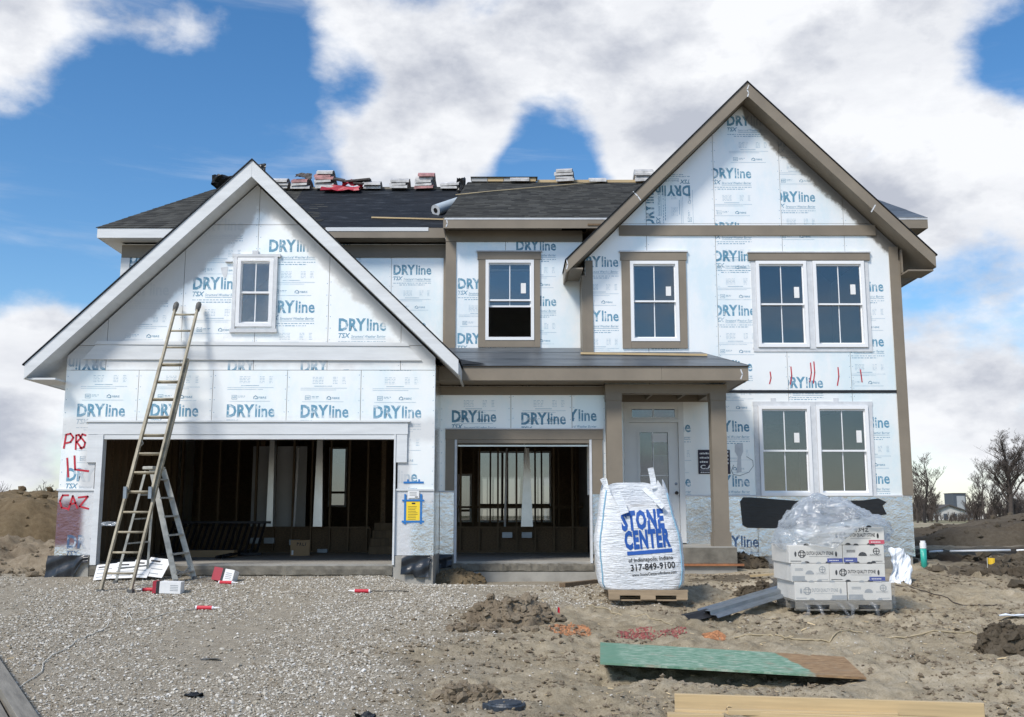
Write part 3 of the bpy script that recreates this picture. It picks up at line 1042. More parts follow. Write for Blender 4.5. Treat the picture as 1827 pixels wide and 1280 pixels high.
def wall(Y, region, cols, rows, openings, foil, pmat, prints, th=.012, core=.12):
    """sheathing panels on one wall plane, each an object of its own, and the framing behind them"""
    g = .004
    cells = []
    for i in range(len(cols) - 1):
        for j in range(len(rows) - 1):
            rects = [(cols[i] + g, cols[i + 1] - g, rows[j] + g, rows[j + 1] - g)]
            for op in openings: rects = rect_minus(rects, op)
            polys = []
            for (x0, x1, z0, z1) in rects:
                pl = clip_convex([(x0, z0), (x1, z0), (x1, z1), (x0, z1)], region)
                if len(pl) >= 3: polys.append(pl)
            if polys: cells.append(((cols[i], cols[i + 1], rows[j], rows[j + 1]), polys))
    todo = {i: [] for i in range(len(cells))}
    for pi, (x, z, rot) in enumerate(prints):
        cx, cz = x + .4 * math.cos(rot) - .1 * math.sin(rot), z + .4 * math.sin(rot) + .1 * math.cos(rot)
        for ci, ((x0, x1, z0, z1), _) in enumerate(cells):
            if x0 <= cx <= x1 and ((z0 <= cz <= z1) or (rot == 0 and z - .8 < z1 and z + .2 > z0)):
                todo[ci].append(BLOCKS[pi % 4].moved(x, z, rot))
    for ci, (cell, polys) in enumerate(cells):
        m = MB()
        for pl in polys: m.prism(pl, Y, Y + th)
        p = m.build('sheathing_panel', foil, house)
        q = M2()
        x0, x1, z0, z1 = cell
        nails = M2()
        zz = z0 + .08
        while zz < z1:
            for xx in (x0 + .03, x1 - .035):
                jx, jz = random.uniform(-.006, .006), random.uniform(-.02, .02)
                nails.rect(xx + jx, xx + jx + .011, zz + jz, zz + jz + .012)
            zz += .2
        for b in todo[ci] + [nails]:
            for pl in polys: q.extend(b.clip(pl))
        if q.f: q.build('printed_lettering', pmat, Y - .0022, p)['kind'] = 'stuff'
    rects = [(cols[0] + .01, cols[-1] - .01, rows[0] + .01, rows[-1])]
    for op in openings: rects = rect_minus(rects, op)
    m = MB()
    for (x0, x1, z0, z1) in rects:
        pl = clip_convex([(x0, z0), (x1, z0), (x1, z1), (x0, z1)], region)
        if len(pl) >= 3: m.prism(pl, Y + th + .002, Y + th + core)
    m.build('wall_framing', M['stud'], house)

def PX(px, py, Y, rot=0.0):
    x_, z_ = U(px, py, Y); return (x_, z_, rot)

# --- garage front
GA = (-4.41, 6.74); GSL = .97
gar_reg = [(-7.51, 1.21), (-1.29, 1.21), (-1.29, 6.44 - GSL * 3.12), (-4.41, 6.44), (-7.51, 6.44 - GSL * 3.10)]
GW = (-4.69, -4.07, 3.94, 5.14)
wall(0.0, gar_reg, [-7.51, -6.28, -5.03, -3.78, -2.54, -1.29], [1.21, 3.20], [(-6.93, -1.90, 0, 2.14)], M['foil_left'], M['foil_left_print'],
     [PX(137, 743, 0), PX(268, 743, 0), PX(404, 744, 0), PX(536, 745, 0), PX(666, 746, 0), PX(658, 861, 0), PX(118, 858, 0), PX(146, 633, 0), PX(275, 634, 0), PX(406, 635, 0), PX(536, 636, 0), PX(664, 637, 0)])
wall(0.0, gar_reg, [-7.51, -6.85, -5.60, -4.36, -3.12, -1.88, -1.29], [3.20, 3.62, 5.73, 6.6],
     [(GW[0] + .03, GW[1] - .03, GW[2] + .03, GW[3] - .03)], M['foil_left'], M['foil_left_print'],
     [PX(351, 411, 0), PX(480, 449, 0), PX(344, 516, 0), PX(217, 527, 0), PX(477, 558, 0), PX(604, 590, 0),
      PX(406, 664, 0), PX(536, 664, 0), PX(195, 640, 0, math.pi)])
M['painted_reflection_low'] = M['foil_low']  # lower foil, its maroon ground reflection painted into the colour
for (x0, x1, prs) in ((-7.51, -6.90, [PX(119, 978, 0)]), (-1.955, -1.29, [PX(656, 972, 0)])):
    wall(0.0, [(x0, .13), (x1, .13), (x1, 1.19), (x0, 1.19)], [x0, x1], [.13, 1.19], [], M['foil_low'], M['foil_low_print'], prs)
# return of the garage block towards the small garage
hb('sheathing_panel', M['foil_bare'], (-1.302, -1.288, .014, 1.298, .13, 3.3))
# --- small garage front
DY = 1.3
wall(DY, [(-1.30, 1.21), (1.69, 1.21), (1.69, 3.1), (-1.30, 3.1)], [-1.30, -.02, 1.08, 1.69], [1.21, 3.1], [(-1.03, 1.43, 0, 2.13)],
     M['foil'], M['foil_print'], [PX(806, 753, DY), PX(930, 757, DY), PX(985, 751, DY), PX(930, 680, DY), PX(806, 680, DY)])
for (x0, x1) in ((-1.285, -1.03), (1.43, 1.69)):
    wall(DY, [(x0, .10), (x1, .10), (x1, 1.19), (x0, 1.19)], [x0, x1], [.10, 1.19], [], M['foil_bare'], M['foil_bare_print'], [])
hb('sheathing_panel', M['foil_bare'], (1.69, 1.703, DY + .01, 2.398, .10, 3.08))
# --- wing
WY = 2.4
WA = (4.615, 9.18); WSL = 1.0
W1 = (2.30, 3.24, 4.10, 5.69); W2 = (4.75, 5.735, 3.985, 5.69); W3 = (5.86, 6.86, 3.985, 5.69)
W4 = (4.70, 5.685, 1.145, 2.85); W5 = (5.80, 6.79, 1.145, 2.85)
DO = (2.13, 3.27, .27, 2.92)
ins = lambda w: (w[0] + .03, w[1] - .03, w[2] + .03, w[3] - .03)
wing_reg = [(1.42, 1.16), (7.545, 1.16), (7.545, 8.90 - (7.545 - WA[0])), (WA[0], 8.90), (1.42, 8.90 - (WA[0] - 1.42))]
wall(WY, wing_reg, [1.42, 2.64, 3.99, 5.30, 6.52, 7.545], [1.16, 3.12, 6.45, 9.0], [ins(w) for w in (W1, W2, W3, W4, W5)] + [DO],
     M['foil_right'], M['foil_right_print'],
     [PX(1030, 476, WY), PX(1030, 573, WY), PX(1150, 506, WY), PX(1150, 602, WY), PX(1274, 466, WY), PX(1274, 563, WY), PX(1394, 692, WY), PX(1268, 662, WY),
      PX(1503, 520, WY), PX(1503, 618, WY), PX(1262, 770, WY), PX(1262, 868, WY), PX(1512, 763, WY), PX(1512, 863, WY), PX(1157, 771, WY), PX(1157, 868, WY),
      PX(1268, 318, WY), PX(1382, 360, WY), PX(1231, 332, WY, math.pi), PX(1297, 224, WY), PX(1167, 405, WY, math.pi / 2), PX(1382, 262, WY), PX(1268, 415, WY)])
for (x0, x1, prs) in ((3.27, 4.62, [PX(1277, 976, WY)]), (4.62, 5.95, []), (5.95, 7.55, [PX(1512, 965, WY)])):
    wall(WY, [(x0, .02), (x1, .02), (x1, 1.14), (x0, 1.14)], [x0, x1], [.02, 1.14], [], M['foil_bare'], M['foil_bare_print'], prs)
wall(WY, [(1.71, .27), (2.13, .27), (2.13, 1.14), (1.71, 1.14)], [1.71, 2.13], [.27, 1.14], [], M['foil_bare'], M['foil_bare_print'], [])
# --- middle upper wall and the one set back beside it
MY = 3.0
MWN = (-.53, .44, 4.225, 5.865)
wall(MY, [(-1.33, 3.95), (1.42, 3.95), (1.42, 6.45), (-1.33, 6.45)], [-1.33, -.13, 1.42], [3.95, 6.45], [ins(MWN)], M['foil'], M['foil_print'],
     [PX(817, 515, MY), PX(816, 613, MY), PX(921, 447, MY), PX(921, 546, MY)])
LY = 4.1
wall(LY, [(-8.30, 3.3), (-1.30, 3.3), (-1.30, 6.5), (-8.30, 6.5)], [-8.30, -7.2, -6.0, -4.8, -3.75, -2.56, -1.30], [3.3, 6.5], [], M['foil'], M['foil_print'],
     [PX(702, 490, LY), PX(692, 588, LY), PX(578, 452, LY), PX(232, 470, LY)])
# --- solid side and rear walls, floors, ceilings (close the inside from daylight)
hb('side_wall', M['foil'], (-7.51, -7.46, .02, 5.7, -.3, 3.35))
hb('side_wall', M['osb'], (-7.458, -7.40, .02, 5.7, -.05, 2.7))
hb('side_wall', M['foil'], (-8.30, -8.20, 4.12, 9.5, -.3, 6.5))
hb('side_wall', M['foil'], (7.43, 7.54, 2.54, 9.5, -.3, 6.5))
hb('side_wall', M['foil'], (-1.33, -1.22, 3.14, 4.09, 3.3, 6.5))
hb('side_wall', M['foil'], (1.425, 1.50, 2.54, 3.0, 3.3, 5.6))
hb('front_wall', M['foil'], (-8.30, -7.52, 4.1, 4.2, -.3, 3.3))
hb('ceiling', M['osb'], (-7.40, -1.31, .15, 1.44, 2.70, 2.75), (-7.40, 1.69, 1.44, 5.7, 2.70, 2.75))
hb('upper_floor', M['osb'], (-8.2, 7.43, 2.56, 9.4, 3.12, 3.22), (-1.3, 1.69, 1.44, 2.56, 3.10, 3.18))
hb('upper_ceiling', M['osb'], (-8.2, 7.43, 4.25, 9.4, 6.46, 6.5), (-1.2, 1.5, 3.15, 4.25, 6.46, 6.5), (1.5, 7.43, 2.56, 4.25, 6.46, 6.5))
RW = [(U(853, 805, 9.4)[0], U(983, 805, 9.4)[0], U(900, 932, 9.4)[1], U(900, 805, 9.4)[1]),
      (U(818, 805, 9.4)[0], U(842, 805, 9.4)[0], U(900, 932, 9.4)[1], U(900, 846, 9.4)[1]),
      (U(588, 805, 9.4)[0], U(620, 805, 9.4)[0], U(900, 905, 9.4)[1], U(900, 798, 9.4)[1])]
rects = [(-8.2, 7.43, -.3, 6.5)]
for w in RW: rects = rect_minus(rects, w)
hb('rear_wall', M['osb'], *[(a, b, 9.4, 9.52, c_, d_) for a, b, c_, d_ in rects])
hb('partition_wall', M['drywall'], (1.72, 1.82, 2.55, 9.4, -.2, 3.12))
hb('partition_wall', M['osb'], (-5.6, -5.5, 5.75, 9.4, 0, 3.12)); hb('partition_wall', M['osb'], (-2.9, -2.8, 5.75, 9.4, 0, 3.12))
hb('partition_wall', M['drywall'], (-8.2, 7.43, 6.2, 6.3, 3.22, 6.46))
slab = hb('garage_slab', M['slab'], (-7.40, 1.66, 1.31, 9.4, -.3, -.02), (-7.40, -1.32, .02, 1.31, -.3, -.02))
hb('slab_apron', M['concrete'], (-6.90, -1.955, -.012, .02, -.6, -.006))
hb('slab_apron', M['concrete'], (-1.05, 1.44, 1.28, 1.31, -.6, -.03))
# rough front face of the slabs
for (x0, x1, y_, zt) in ((-6.90, -1.955, -.03, -.03), (-1.05, 1.44, 1.262, -.05)):
    m = MB(); nn = 60
    vv, ff = [], []
    for i in range(nn + 1):
        xx = x0 + (x1 - x0) * i / nn
        vv += [(xx, y_ - .012 * random.random(), zt - .012 * random.random()), (xx, y_ - .025 * random.random(), -.09), (xx, y_ - .012 * random.random(), -.17 - .02 * random.random()), (xx, y_ + .02, -.2)]
    for i in range(nn):
        for j in range(3):
            a = i * 4 + j; ff.append((a, a + 1, a + 5, a + 4))
    m.add(vv, ff); m.build('slab_edge', M['concrete_dark'], house)
hb('foundation_wall', M['concrete'], (-7.48, -6.93, -.005, .10, -.7, .128))
hb('foundation_wall', M['concrete'], (-1.95, -1.42, -.02, .10, -.7, .128), (-1.42, -1.29, -.05, .10, -.7, .128))
hb('foundation_wall', M['concrete'], (-1.32, -1.286, .10, 1.35, -.7, .128))
hb('foundation_wall', M['concrete'], (-1.286, 1.70, 1.25, 1.27, -.9, -.20), (-1.286, -1.04, 1.29, 1.34, -.9, .10), (1.445, 1.70, 1.285, 1.34, -.9, .10))
hb('foundation_wall', M['concrete'], (3.3, 7.50, 2.415, 2.6, -.7, .018))
hb('foundation_wall', M['concrete_dark'], (6.62, 7.25, 2.400, 2.414, -.7, .016))
# membrane hanging below the sheathing
def flap(pts, Y, bulge=.04):
    """hanging cloth: pts = top-left, ...bottom outline..., top-right"""
    zt = .132 if Y < .5 else .10
    xs_ = [p[0] for p in pts]
    lo_, hi_ = min(xs_), max(xs_)
    srt = sorted(pts[1:-1])
    def bot(x):
        if x <= srt[0][0]: return srt[0][1]
        for p, q in zip(srt[:-1], srt[1:]):
            if p[0] <= x <= q[0]:
                return p[1] + (q[1] - p[1]) * (x - p[0]) / max(1e-6, q[0] - p[0])
        return srt[-1][1]
    nn_, mm2 = 30, 10
    m = MB(); vv, ff = [], []
    for i in range(nn_ + 1):
        x = lo_ + (hi_ - lo_) * i / nn_
        zb_ = min(bot(x), zt - .02)
        for j in range(mm2 + 1):
            k_ = j / mm2
            f_ = math.sin(x * 38 + 2 * k_) * .5 + math.sin(x * 17 + 1.3) * .5
            vv.append((x + .015 * k_ * math.sin(x * 25), Y - bulge * k_ * (.6 + .5 * f_) - .012 * math.sin(k_ * 9 + x * 11), zt - (zt - zb_) * k_))
    for i in range(nn_):
        for j in range(mm2):
            a_ = i * (mm2 + 1) + j; ff.append((a_, a_ + 1, a_ + mm2 + 2, a_ + mm2 + 1))
    m.add(vv, ff)
    return m.build('membrane_flap', M['membrane'], house, smooth=True)
flap([(-7.53, .135), (-7.60, -.22), (-7.2, -.20), (-7.15, -.25), (-7.02, .02), (-6.93, .135)], -.035)
flap([(-1.80, .135), (-1.60, -.17), (-1.57, -.22), (-1.33, -.21), (-1.33, .0), (-1.31, .135)], -.06)
flap([(-1.27, .10), (-1.26, -.14), (-1.12, -.12), (-1.05, .10)], DY - .06)

# --- trim
WT, BT = M['white_trim'], M['brown_trim']
def board(mat, x0, x1, y0, y1, z0, z1, name='trim_board'):
    return hb(name, mat, (x0, x1, y0, y1, z0, z1))
# garage door surround
board(WT, -7.07, -1.735, -.040, -.001, 2.115, 2.315)
board(WT, -7.11, -1.70, -.062, -.001, 2.318, 2.345, 'drip_cap')
board(WT, -7.06, -6.905, -.034, -.001, 1.65, 2.112)
board(WT, -1.925, -1.745, -.034, -.001, 1.65, 2.112)
board(WT, -6.90, -6.80, -.045, .11, -.02, 2.112, 'door_jamb')
board(WT, -1.96, -1.93, -.045, .11, -.02, 2.112, 'door_jamb')
board(WT, -6.798, -1.962, -.03, .11, 2.035, 2.113, 'door_head')
board(M['white_trim'], -7.53, -6.905, -.022, .0, 1.185, 1.215, 'flashing_strip')
board(M['white_trim'], -1.925, -1.285, -.022, .0, 1.185, 1.215, 'flashing_strip')
# frieze of the garage gable
m = MB(); m.prism([(-7.24, 3.38), (-1.52, 3.36), (-1.75, 3.60), (-7.03, 3.63)], -.030, -.001); m.build('frieze_board', WT, house)
m = MB(); m.prism([(-7.05, 3.633), (-1.73, 3.603), (-1.77, 3.66), (-7.0, 3.69)], -.045, -.001); m.build('frieze_cap', WT, house)
# small garage surround
board(BT, -1.195, 1.63, DY - .040, DY - .001, 2.125, 2.305)
board(M['grey_tape'], -1.20, 1.64, DY - .055, DY - .001, 2.308, 2.33, 'drip_cap')
board(BT, -1.19, -1.03, DY - .034, DY - .001, 1.22, 2.122)
board(BT, 1.43, 1.62, DY - .034, DY - .001, 1.16, 2.122)
board(M['grey_tape'], -1.025, -.985, DY - .045, DY + .12, -.05, 2.122, 'door_jamb')
board(M['grey_tape'], 1.385, 1.425, DY - .045, DY + .12, -.05, 2.122, 'door_jamb')
board(BT, -.983, 1.383, DY - .03, DY + .12, 2.06, 2.122, 'door_head')
board(M['duct'], -.98, 1.38, DY + .12, DY + .16, 2.01, 2.04, 'door_track')
for (x0, x1, z) in ((-1.285, -1.03, 1.2), (1.43, 1.70, 1.2)):
    board(M['grey_tape'], x0, x1, DY - .02, DY, z - .014, z + .014, 'flashing_strip')
# porch beam, frieze under the porch eave
board(BT, -1.286, 1.70, DY - .035, DY - .001, 2.93, 3.085, 'frieze_board')
# upper trims
board(BT, -1.335, -1.125, MY - .03, MY + .0, 3.95, 6.24, 'corner_board')
board(BT, -1.336, 1.42, MY - .038, MY - .001, 6.245, 6.47, 'frieze_board')
board(BT, 1.36, 1.43, WY - .03, 3.0, 3.86, 5.40, 'corner_board')
board(BT, 1.431, 1.575, WY - .028, WY - .001, 3.86, 5.70, 'corner_board')
board(BT, 7.37, 7.545, WY - .03, WY - .001, 1.15, 5.98, 'corner_board')
board(BT, 7.546, 7.57, WY - .03, WY + .14, 1.15, 5.70, 'corner_board')
board(BT, 2.10, 7.13, WY - .034, WY - .001, 6.205, 6.41, 'band_board')
board(BT, -8.30, -1.335, LY - .03, LY - .001, 6.20, 6.47, 'frieze_board')
board(WT, -8.305, -8.12, LY - .032, LY - .002, 3.3, 6.19, 'corner_board')
board(BT, -1.45, -1.335, LY - .06, LY - .031, 4.2, 6.19, 'corner_board')
board(M['grey_tape'], 3.27, 7.55, WY - .022, WY, 1.135, 1.165, 'flashing_strip')
board(M['black_tape'], 3.9, 7.42, WY - .012, WY - .0035, 3.10, 3.155, 'flashing_tape')
m = MB(); m.prism([(4.30, 1.04), (4.33, .60), (4.42, .55), (5.42, .53), (7.05, .80), (6.98, .96), (7.06, 1.03), (6.90, 1.10), (6.6, 1.06), (5.4, 1.05), (4.5, 1.12), (4.36, 1.12)], WY - .014, WY - .003)
m.build('flashing_tape', M['black_tape'], house)

# --- windows
def window(w, Y, open_=0.0, sticker=True, tape=False, name='window'):
    x0, x1, z0, z1 = w
    fr = .062
    m = MB()
    m.box(x0, x1, Y - .05, Y + .07, z0, z0 + fr).box(x0, x1, Y - .05, Y + .07, z1 - fr, z1)
    m.box(x0, x0 + fr, Y - .05, Y + .07, z0 + fr, z1 - fr).box(x1 - fr, x1, Y - .05, Y + .07, z0 + fr, z1 - fr)
    win = m.build(name, M['vinyl'], house)
    zm = (z0 + z1) / 2
    a, b, c_, d_ = x0 + fr, x1 - fr, z0 + fr, z1 - fr
    def sash(za, zb, y, nm):
        s = .034
        q = MB()
        q.box(a, b, y - .02, y + .02, za, za + s).box(a, b, y - .02, y + .02, zb - s, zb)
        q.box(a, a + s * .6, y - .02, y + .02, za + s, zb - s).box(b - s * .6, b, y - .02, y + .02, za + s, zb - s)
        q.build(nm, M['vinyl'], win)
        MB().box(a + s * .6, b - s * .6, y - .004, y + .004, za + s, zb - s).build('pane', M['glass'], win)
        xm = (a + b) / 2
        MB().box(xm - .009, xm + .009, y - .010, y - .0045, za + s, zb - s).build('muntin', M['vinyl'], win)
    sash(zm - .02, d_, Y + .012, 'upper_sash')
    lift = open_ * (zm - c_)
    sash(c_ + lift, zm + .02 + lift, Y + .055, 'lower_sash')
    if sticker:
        sx = b - random.uniform(.15, .26); sz_ = zm + random.uniform(.09, .20)
        MB().box(sx, sx + .10, Y + .001, Y + .005, sz_, sz_ + random.uniform(.18, .23)).build('sticker', M['white_paper'], win)
    return win

def casing(w, Y, x0, x1, zb, zt):
    """flat boards round one window"""
    board(BT, x0 - .02, x1 + .02, Y - .045, Y - .001, w[3] + .012, zt)
    board(M['grey_tape'], x0 - .045, x1 + .045, Y - .06, Y - .001, zt + .002, zt + .028, 'drip_cap')
    board(BT, x0, w[0] - .002, Y - .036, Y - .001, zb, w[3] + .010)
    board(BT, w[1] + .002, x1, Y - .036, Y - .001, zb, w[3] + .010)
    board(BT, w[0], w[1], Y - .040, Y - .001, zb + .001, w[2] - .003)
window(MWN, MY, .82)
casing(MWN, MY, -.675, .565, 4.085, 6.03)
window(W1, WY)
casing(W1, WY, 2.135, 3.39, 3.965, 5.865)
window(W2, WY); window(W3, WY); window(W4, WY); window(W5, WY)
board(BT, 4.615, 6.985, WY - .05, WY - .001, 5.705, 5.85)
board(M['grey_tape'], 4.60, 7.0, WY - .065, WY - .001, 5.852, 5.875, 'drip_cap')
for (a, b, zt, zb) in ((W2, W3, 5.70, 3.95), (W4, W5, 2.93, 1.17)):
    ty = .018
    board(M['grey_tape'], a[1] + .004, b[0] - .004, WY - .03, WY - .001, zb, zt, 'window_tape')
    board(M['grey_tape'], a[0] - .09, a[0] - .003, WY - ty, WY - .001, zb - .01, zt + .004, 'window_tape')
    board(M['grey_tape'], b[1] + .003, b[1] + .09, WY - ty, WY - .001, zb - .01, zt + .004, 'window_tape')
board(M['grey_tape'], 4.60, 6.89, WY - .020, WY - .001, 2.853, 2.935, 'window_tape')
board(M['grey_tape'], 4.66, 6.95, WY - .020, WY - .001, 3.90, 3.982, 'window_tape')
for x_ in (4.95, 6.15): board(M['grey_tape'], x_, x_ + .1, WY - .008, WY - .0035, 2.936, 3.0, 'window_tape')
# garage gable window behind masking film
window(GW, 0.0, 0, False)
mf = MB(); nn, mm_ = 16, 22
vv, ff = [], []
rr = random.Random(4)
for i in range(nn + 1):
    for j in range(mm_ + 1):
        u, v = i / nn, j / mm_
        wdt = .42 + .09 * (1 - v) ** 1.5 + .012 * math.sin(v * 19)
        xx = -4.38 + (u * 2 - 1) * wdt
        zz = 3.74 + v * 1.47
        e = min(u, 1 - u, v, 1 - v)
        yy = -.012 - .055 * min(1, e * 9) - .018 * abs(math.sin(u * 7 + v * 13 + 2 * math.sin(v * 9))) * min(1, e * 8) - .004 * rr.random()
        vv.append((xx, yy, zz + (.02 * rr.random() if j in (0, mm_) else 0)))
for i in range(nn):
    for j in range(mm_):
        a = i * (mm_ + 1) + j; ff.append((a, a + mm_ + 1, a + mm_ + 2, a + 1))
mf.add(vv, ff); mf.build('masking_film', M['mask_film'], house, smooth=True)
for (x0, x1, z0, z1) in ((-4.78, -3.96, 5.15, 5.20), (-4.755, -4.695, 3.90, 5.148), (-4.065, -4.005, 3.90, 5.148), (-4.78, -3.98, 3.84, 3.90), (-4.44, -4.34, 5.201, 5.26), (-4.90, -4.785, 5.06, 5.08)):
    board(M['grey_tape'], x0, x1, -.055, -.001, z0, z1, 'masking_tape')

# --- entrance door with transom
dy = WY + .02
m = MB()
m.box(2.13, 2.235, dy - .05, dy + .10, .27, 2.92).box(3.165, 3.27, dy - .05, dy + .10, .27, 2.92).box(2.235, 3.165, dy - .05, dy + .10, 2.83, 2.92).box(2.235, 3.165, dy - .05, dy + .10, 2.53, 2.59)
dfr = m.build('door_frame', M['door_paint'], house)
MB().box(2.28, 3.12, dy, dy + .008, 2.62, 2.80).build('transom_pane', M['glass'], dfr)
m = MB()
m.box(2.235, 2.29, dy - .03, dy + .02, 2.59, 2.83).box(3.11, 3.165, dy - .03, dy + .02, 2.59, 2.83).box(2.29, 3.11, dy - .03, dy + .02, 2.59, 2.63).box(2.29, 3.11, dy - .03, dy + .02, 2.79, 2.83).box(2.69, 2.705, dy - .012, dy - .001, 2.63, 2.79)
m.build('transom_sash', M['door_paint'], dfr)
m = MB()
gx0, gx1, gz0, gz1 = 2.42, 2.98, .98, 2.36
for a in ((2.24, gx0, .28, 2.525), (gx1, 3.16, .28, 2.525), (gx0, gx1, .28, gz0), (gx0, gx1, gz1, 2.525)):
    m.box(a[0], a[1], dy, dy + .045, a[2], a[3])
door = m.build('door', M['door_paint'], house)
m = MB()
for a in ((gx0 - .03, gx0 + .012, gz0 - .03, gz1 + .03), (gx1 - .012, gx1 + .03, gz0 - .03, gz1 + .03), (gx0 + .012, gx1 - .012, gz0 - .03, gz0 + .012), (gx0 + .012, gx1 - .012, gz1 - .012, gz1 + .03)):
    m.box(a[0], a[1], dy - .014, dy - .001, a[2], a[3])
m.box(2.675, 2.69, dy + .001, dy + .012, gz0 + .012, gz1 - .012).box(gx0 + .012, gx1 - .012, dy + .0125, dy + .02, 1.52, 1.535)
m.build('glazing_bead', M['door_paint'], door)
MB().box(gx0, gx1, dy + .022, dy + .03, gz0, gz1).build('pane', M['glass'], door)
MB().box(2.66, 2.96, dy + .016, dy + .0205, 2.16, 2.33).build('sticker', M['white_paper'], door)
MB().box(2.70, 2.96, dy + .034, dy + .038, 1.02, 1.92).build('sticker', M['drywall'], door)
MB().box(2.83, 2.89, dy + .0305, dy + .0335, 1.72, 1.88).build('sticker', M['ink_grey'], door)
kp = MB(); kp.lathe([(.0, 0), (.028, .0), (.028, .008), (.012, .012), (.012, .035), (.03, .045), (.033, .06), (.024, .075), (.0, .078)], n=14)
kp.xform(Matrix.Translation((3.105, dy - .001, 1.20)) @ Matrix.Rotation(R(90), 4, 'X')); kp.build('door_knob', M['steel_knob'], door, smooth=True)
kp = MB(); kp.lathe([(.0, 0), (.026, .0), (.026, .012), (.014, .018), (.0, .019)], n=14)
kp.xform(Matrix.Translation((3.105, dy - .001, 1.37)) @ Matrix.Rotation(R(90), 4, 'X')); kp.build('deadbolt', M['zinc'], door, smooth=True)

# --- porch: slab, posts, beam, rafters
hb('porch_slab', M['concrete'], (1.72, 3.84, .72, WY - .002, -.4, .25))
hb('porch_slab_face', M['concrete_dark'], (1.73, 3.845, .70, .719, -.03, .235))
hb('form_board', M['rust_board'], (2.2, 3.95, .66, .699, -.07, -.034))
for (x0, x1, nm) in ((1.675, 1.945, 'left'), (3.525, 3.79, 'right')):
    p = hb('porch_post', BT, (x0, x1, .98, 1.24, .25, 2.93))
    MB().box(x0 - .022, x1 + .022, .958, 1.262, .2505, .49).build('base_trim', BT, p)
    MB().box(x0 - .008, x1 + .008, .966, 1.254, 2.80, 2.93).build('cap_trim', BT, p)
hb('porch_beam', BT, (1.655, 3.815, .96, 1.26, 2.93, 3.08))
for x_ in np.arange(1.95, 3.8, .60):
    m = MB(); m.prism([(0, 2.98), (1, 2.98), (1, 3.08), (0, 3.08)], 0, 1); m = MB().box(x_, x_ + .04, 1.27, WY - .003, 2.97, 3.09)
    m.build('porch_rafter', BT, house)
hb('porch_ledger', BT, (1.71, 3.85, WY - .045, WY - .003, 2.925, 3.085))
hb('porch_side_beam', BT, (3.56, 3.80, 1.262, WY - .046, 2.94, 3.08))
PEY, PZ, PR = .55, 3.335, 4.11          # porch eave: edge, height of fascia top, right end
def pz(y): return PZ + .288 * (y - PEY)
# fascia boards
hb('fascia', BT, (-1.28, 2.6, PEY, PEY + .025, PZ - .235, PZ))
hb('fascia', BT, (2.603, PR, PEY, PEY + .025, PZ - .235, PZ))
hb('fascia', BT, (PR - .025, PR, PEY + .0255, WY - .03, PZ - .235, PZ))
hb('soffit', BT, (-1.28, PR - .026, PEY + .026, .955, PZ - .225, PZ - .21), (-1.28, 1.65, .955, DY - .036, PZ - .225, PZ - .21), (3.82, PR - .026, .955, WY - .03, PZ - .225, PZ - .21))
# deck + two strips of underlayment with a hip on the right
XW = 3.62
def slab_quad(name, pts, mat, th=.03):
    """sheet of thickness th below four (or three) corner points"""
    m = MB()
    n_ = len(pts)
    m.add([tuple(p) for p in pts] + [(p[0], p[1], p[2] - th) for p in pts], [tuple(range(n_)), tuple(range(2 * n_ - 1, n_ - 1, -1))] + [(i, i + n_, (i + 1) % n_ + n_, (i + 1) % n_) for i in range(n_)])
    return m.build(name, mat, house)
def xr(y): return PR + .03 - (PR + .03 - XW) * (y - PEY) / (WY - PEY)
slab_quad('porch_deck', [(-1.3, PEY, PZ + .02), (PR, PEY, PZ + .02), (XW, WY, pz(WY) + .02), (-1.3, WY, pz(WY) + .02)], M['osb'], .02)
slab_quad('porch_deck', [(-1.3, WY, pz(WY) + .02), (1.41, WY, pz(WY) + .02), (1.41, MY, pz(MY) + .02), (-1.3, MY, pz(MY) + .02)], M['osb'], .02)
for (ya, yb, lift) in ((PEY - .03, 1.45, .026), (1.38, WY - .036, .032)):
    slab_quad('underlayment_strip', [(-1.3, ya, pz(ya) + lift), (xr(ya), ya, pz(ya) + lift), (xr(yb), yb, pz(yb) + lift), (-1.3, yb, pz(yb) + lift)], M['underlay_porch'], .005)
slab_quad('underlayment_strip', [(-1.3, WY - .10, pz(WY - .10) + .039), (1.355, WY - .10, pz(WY - .1) + .039), (1.355, MY - .045, pz(MY - .045) + .039), (-1.3, MY - .045, pz(MY - .045) + .039)], M['underlay_porch'], .005)
slab_quad('underlayment_strip', [(PR + .03, PEY - .03, pz(PEY) + .024), (PR + .03, WY - .04, pz(PEY) + .024), (XW + .0, WY - .04, pz(WY) + .024)], M['underlay_porch'], .005)
# darker membrane lapping under the garage gable
m = MB(); m.add([(-1.29, 1.6, pz(1.6) + .05), (-.55, .72, pz(.72) + .05), (-.45, .52, pz(.52) + .05), (-1.29, .52, pz(.52) + .05)], [(0, 3, 2, 1)])
m.build('underlayment_strip', M['underlay'], house)

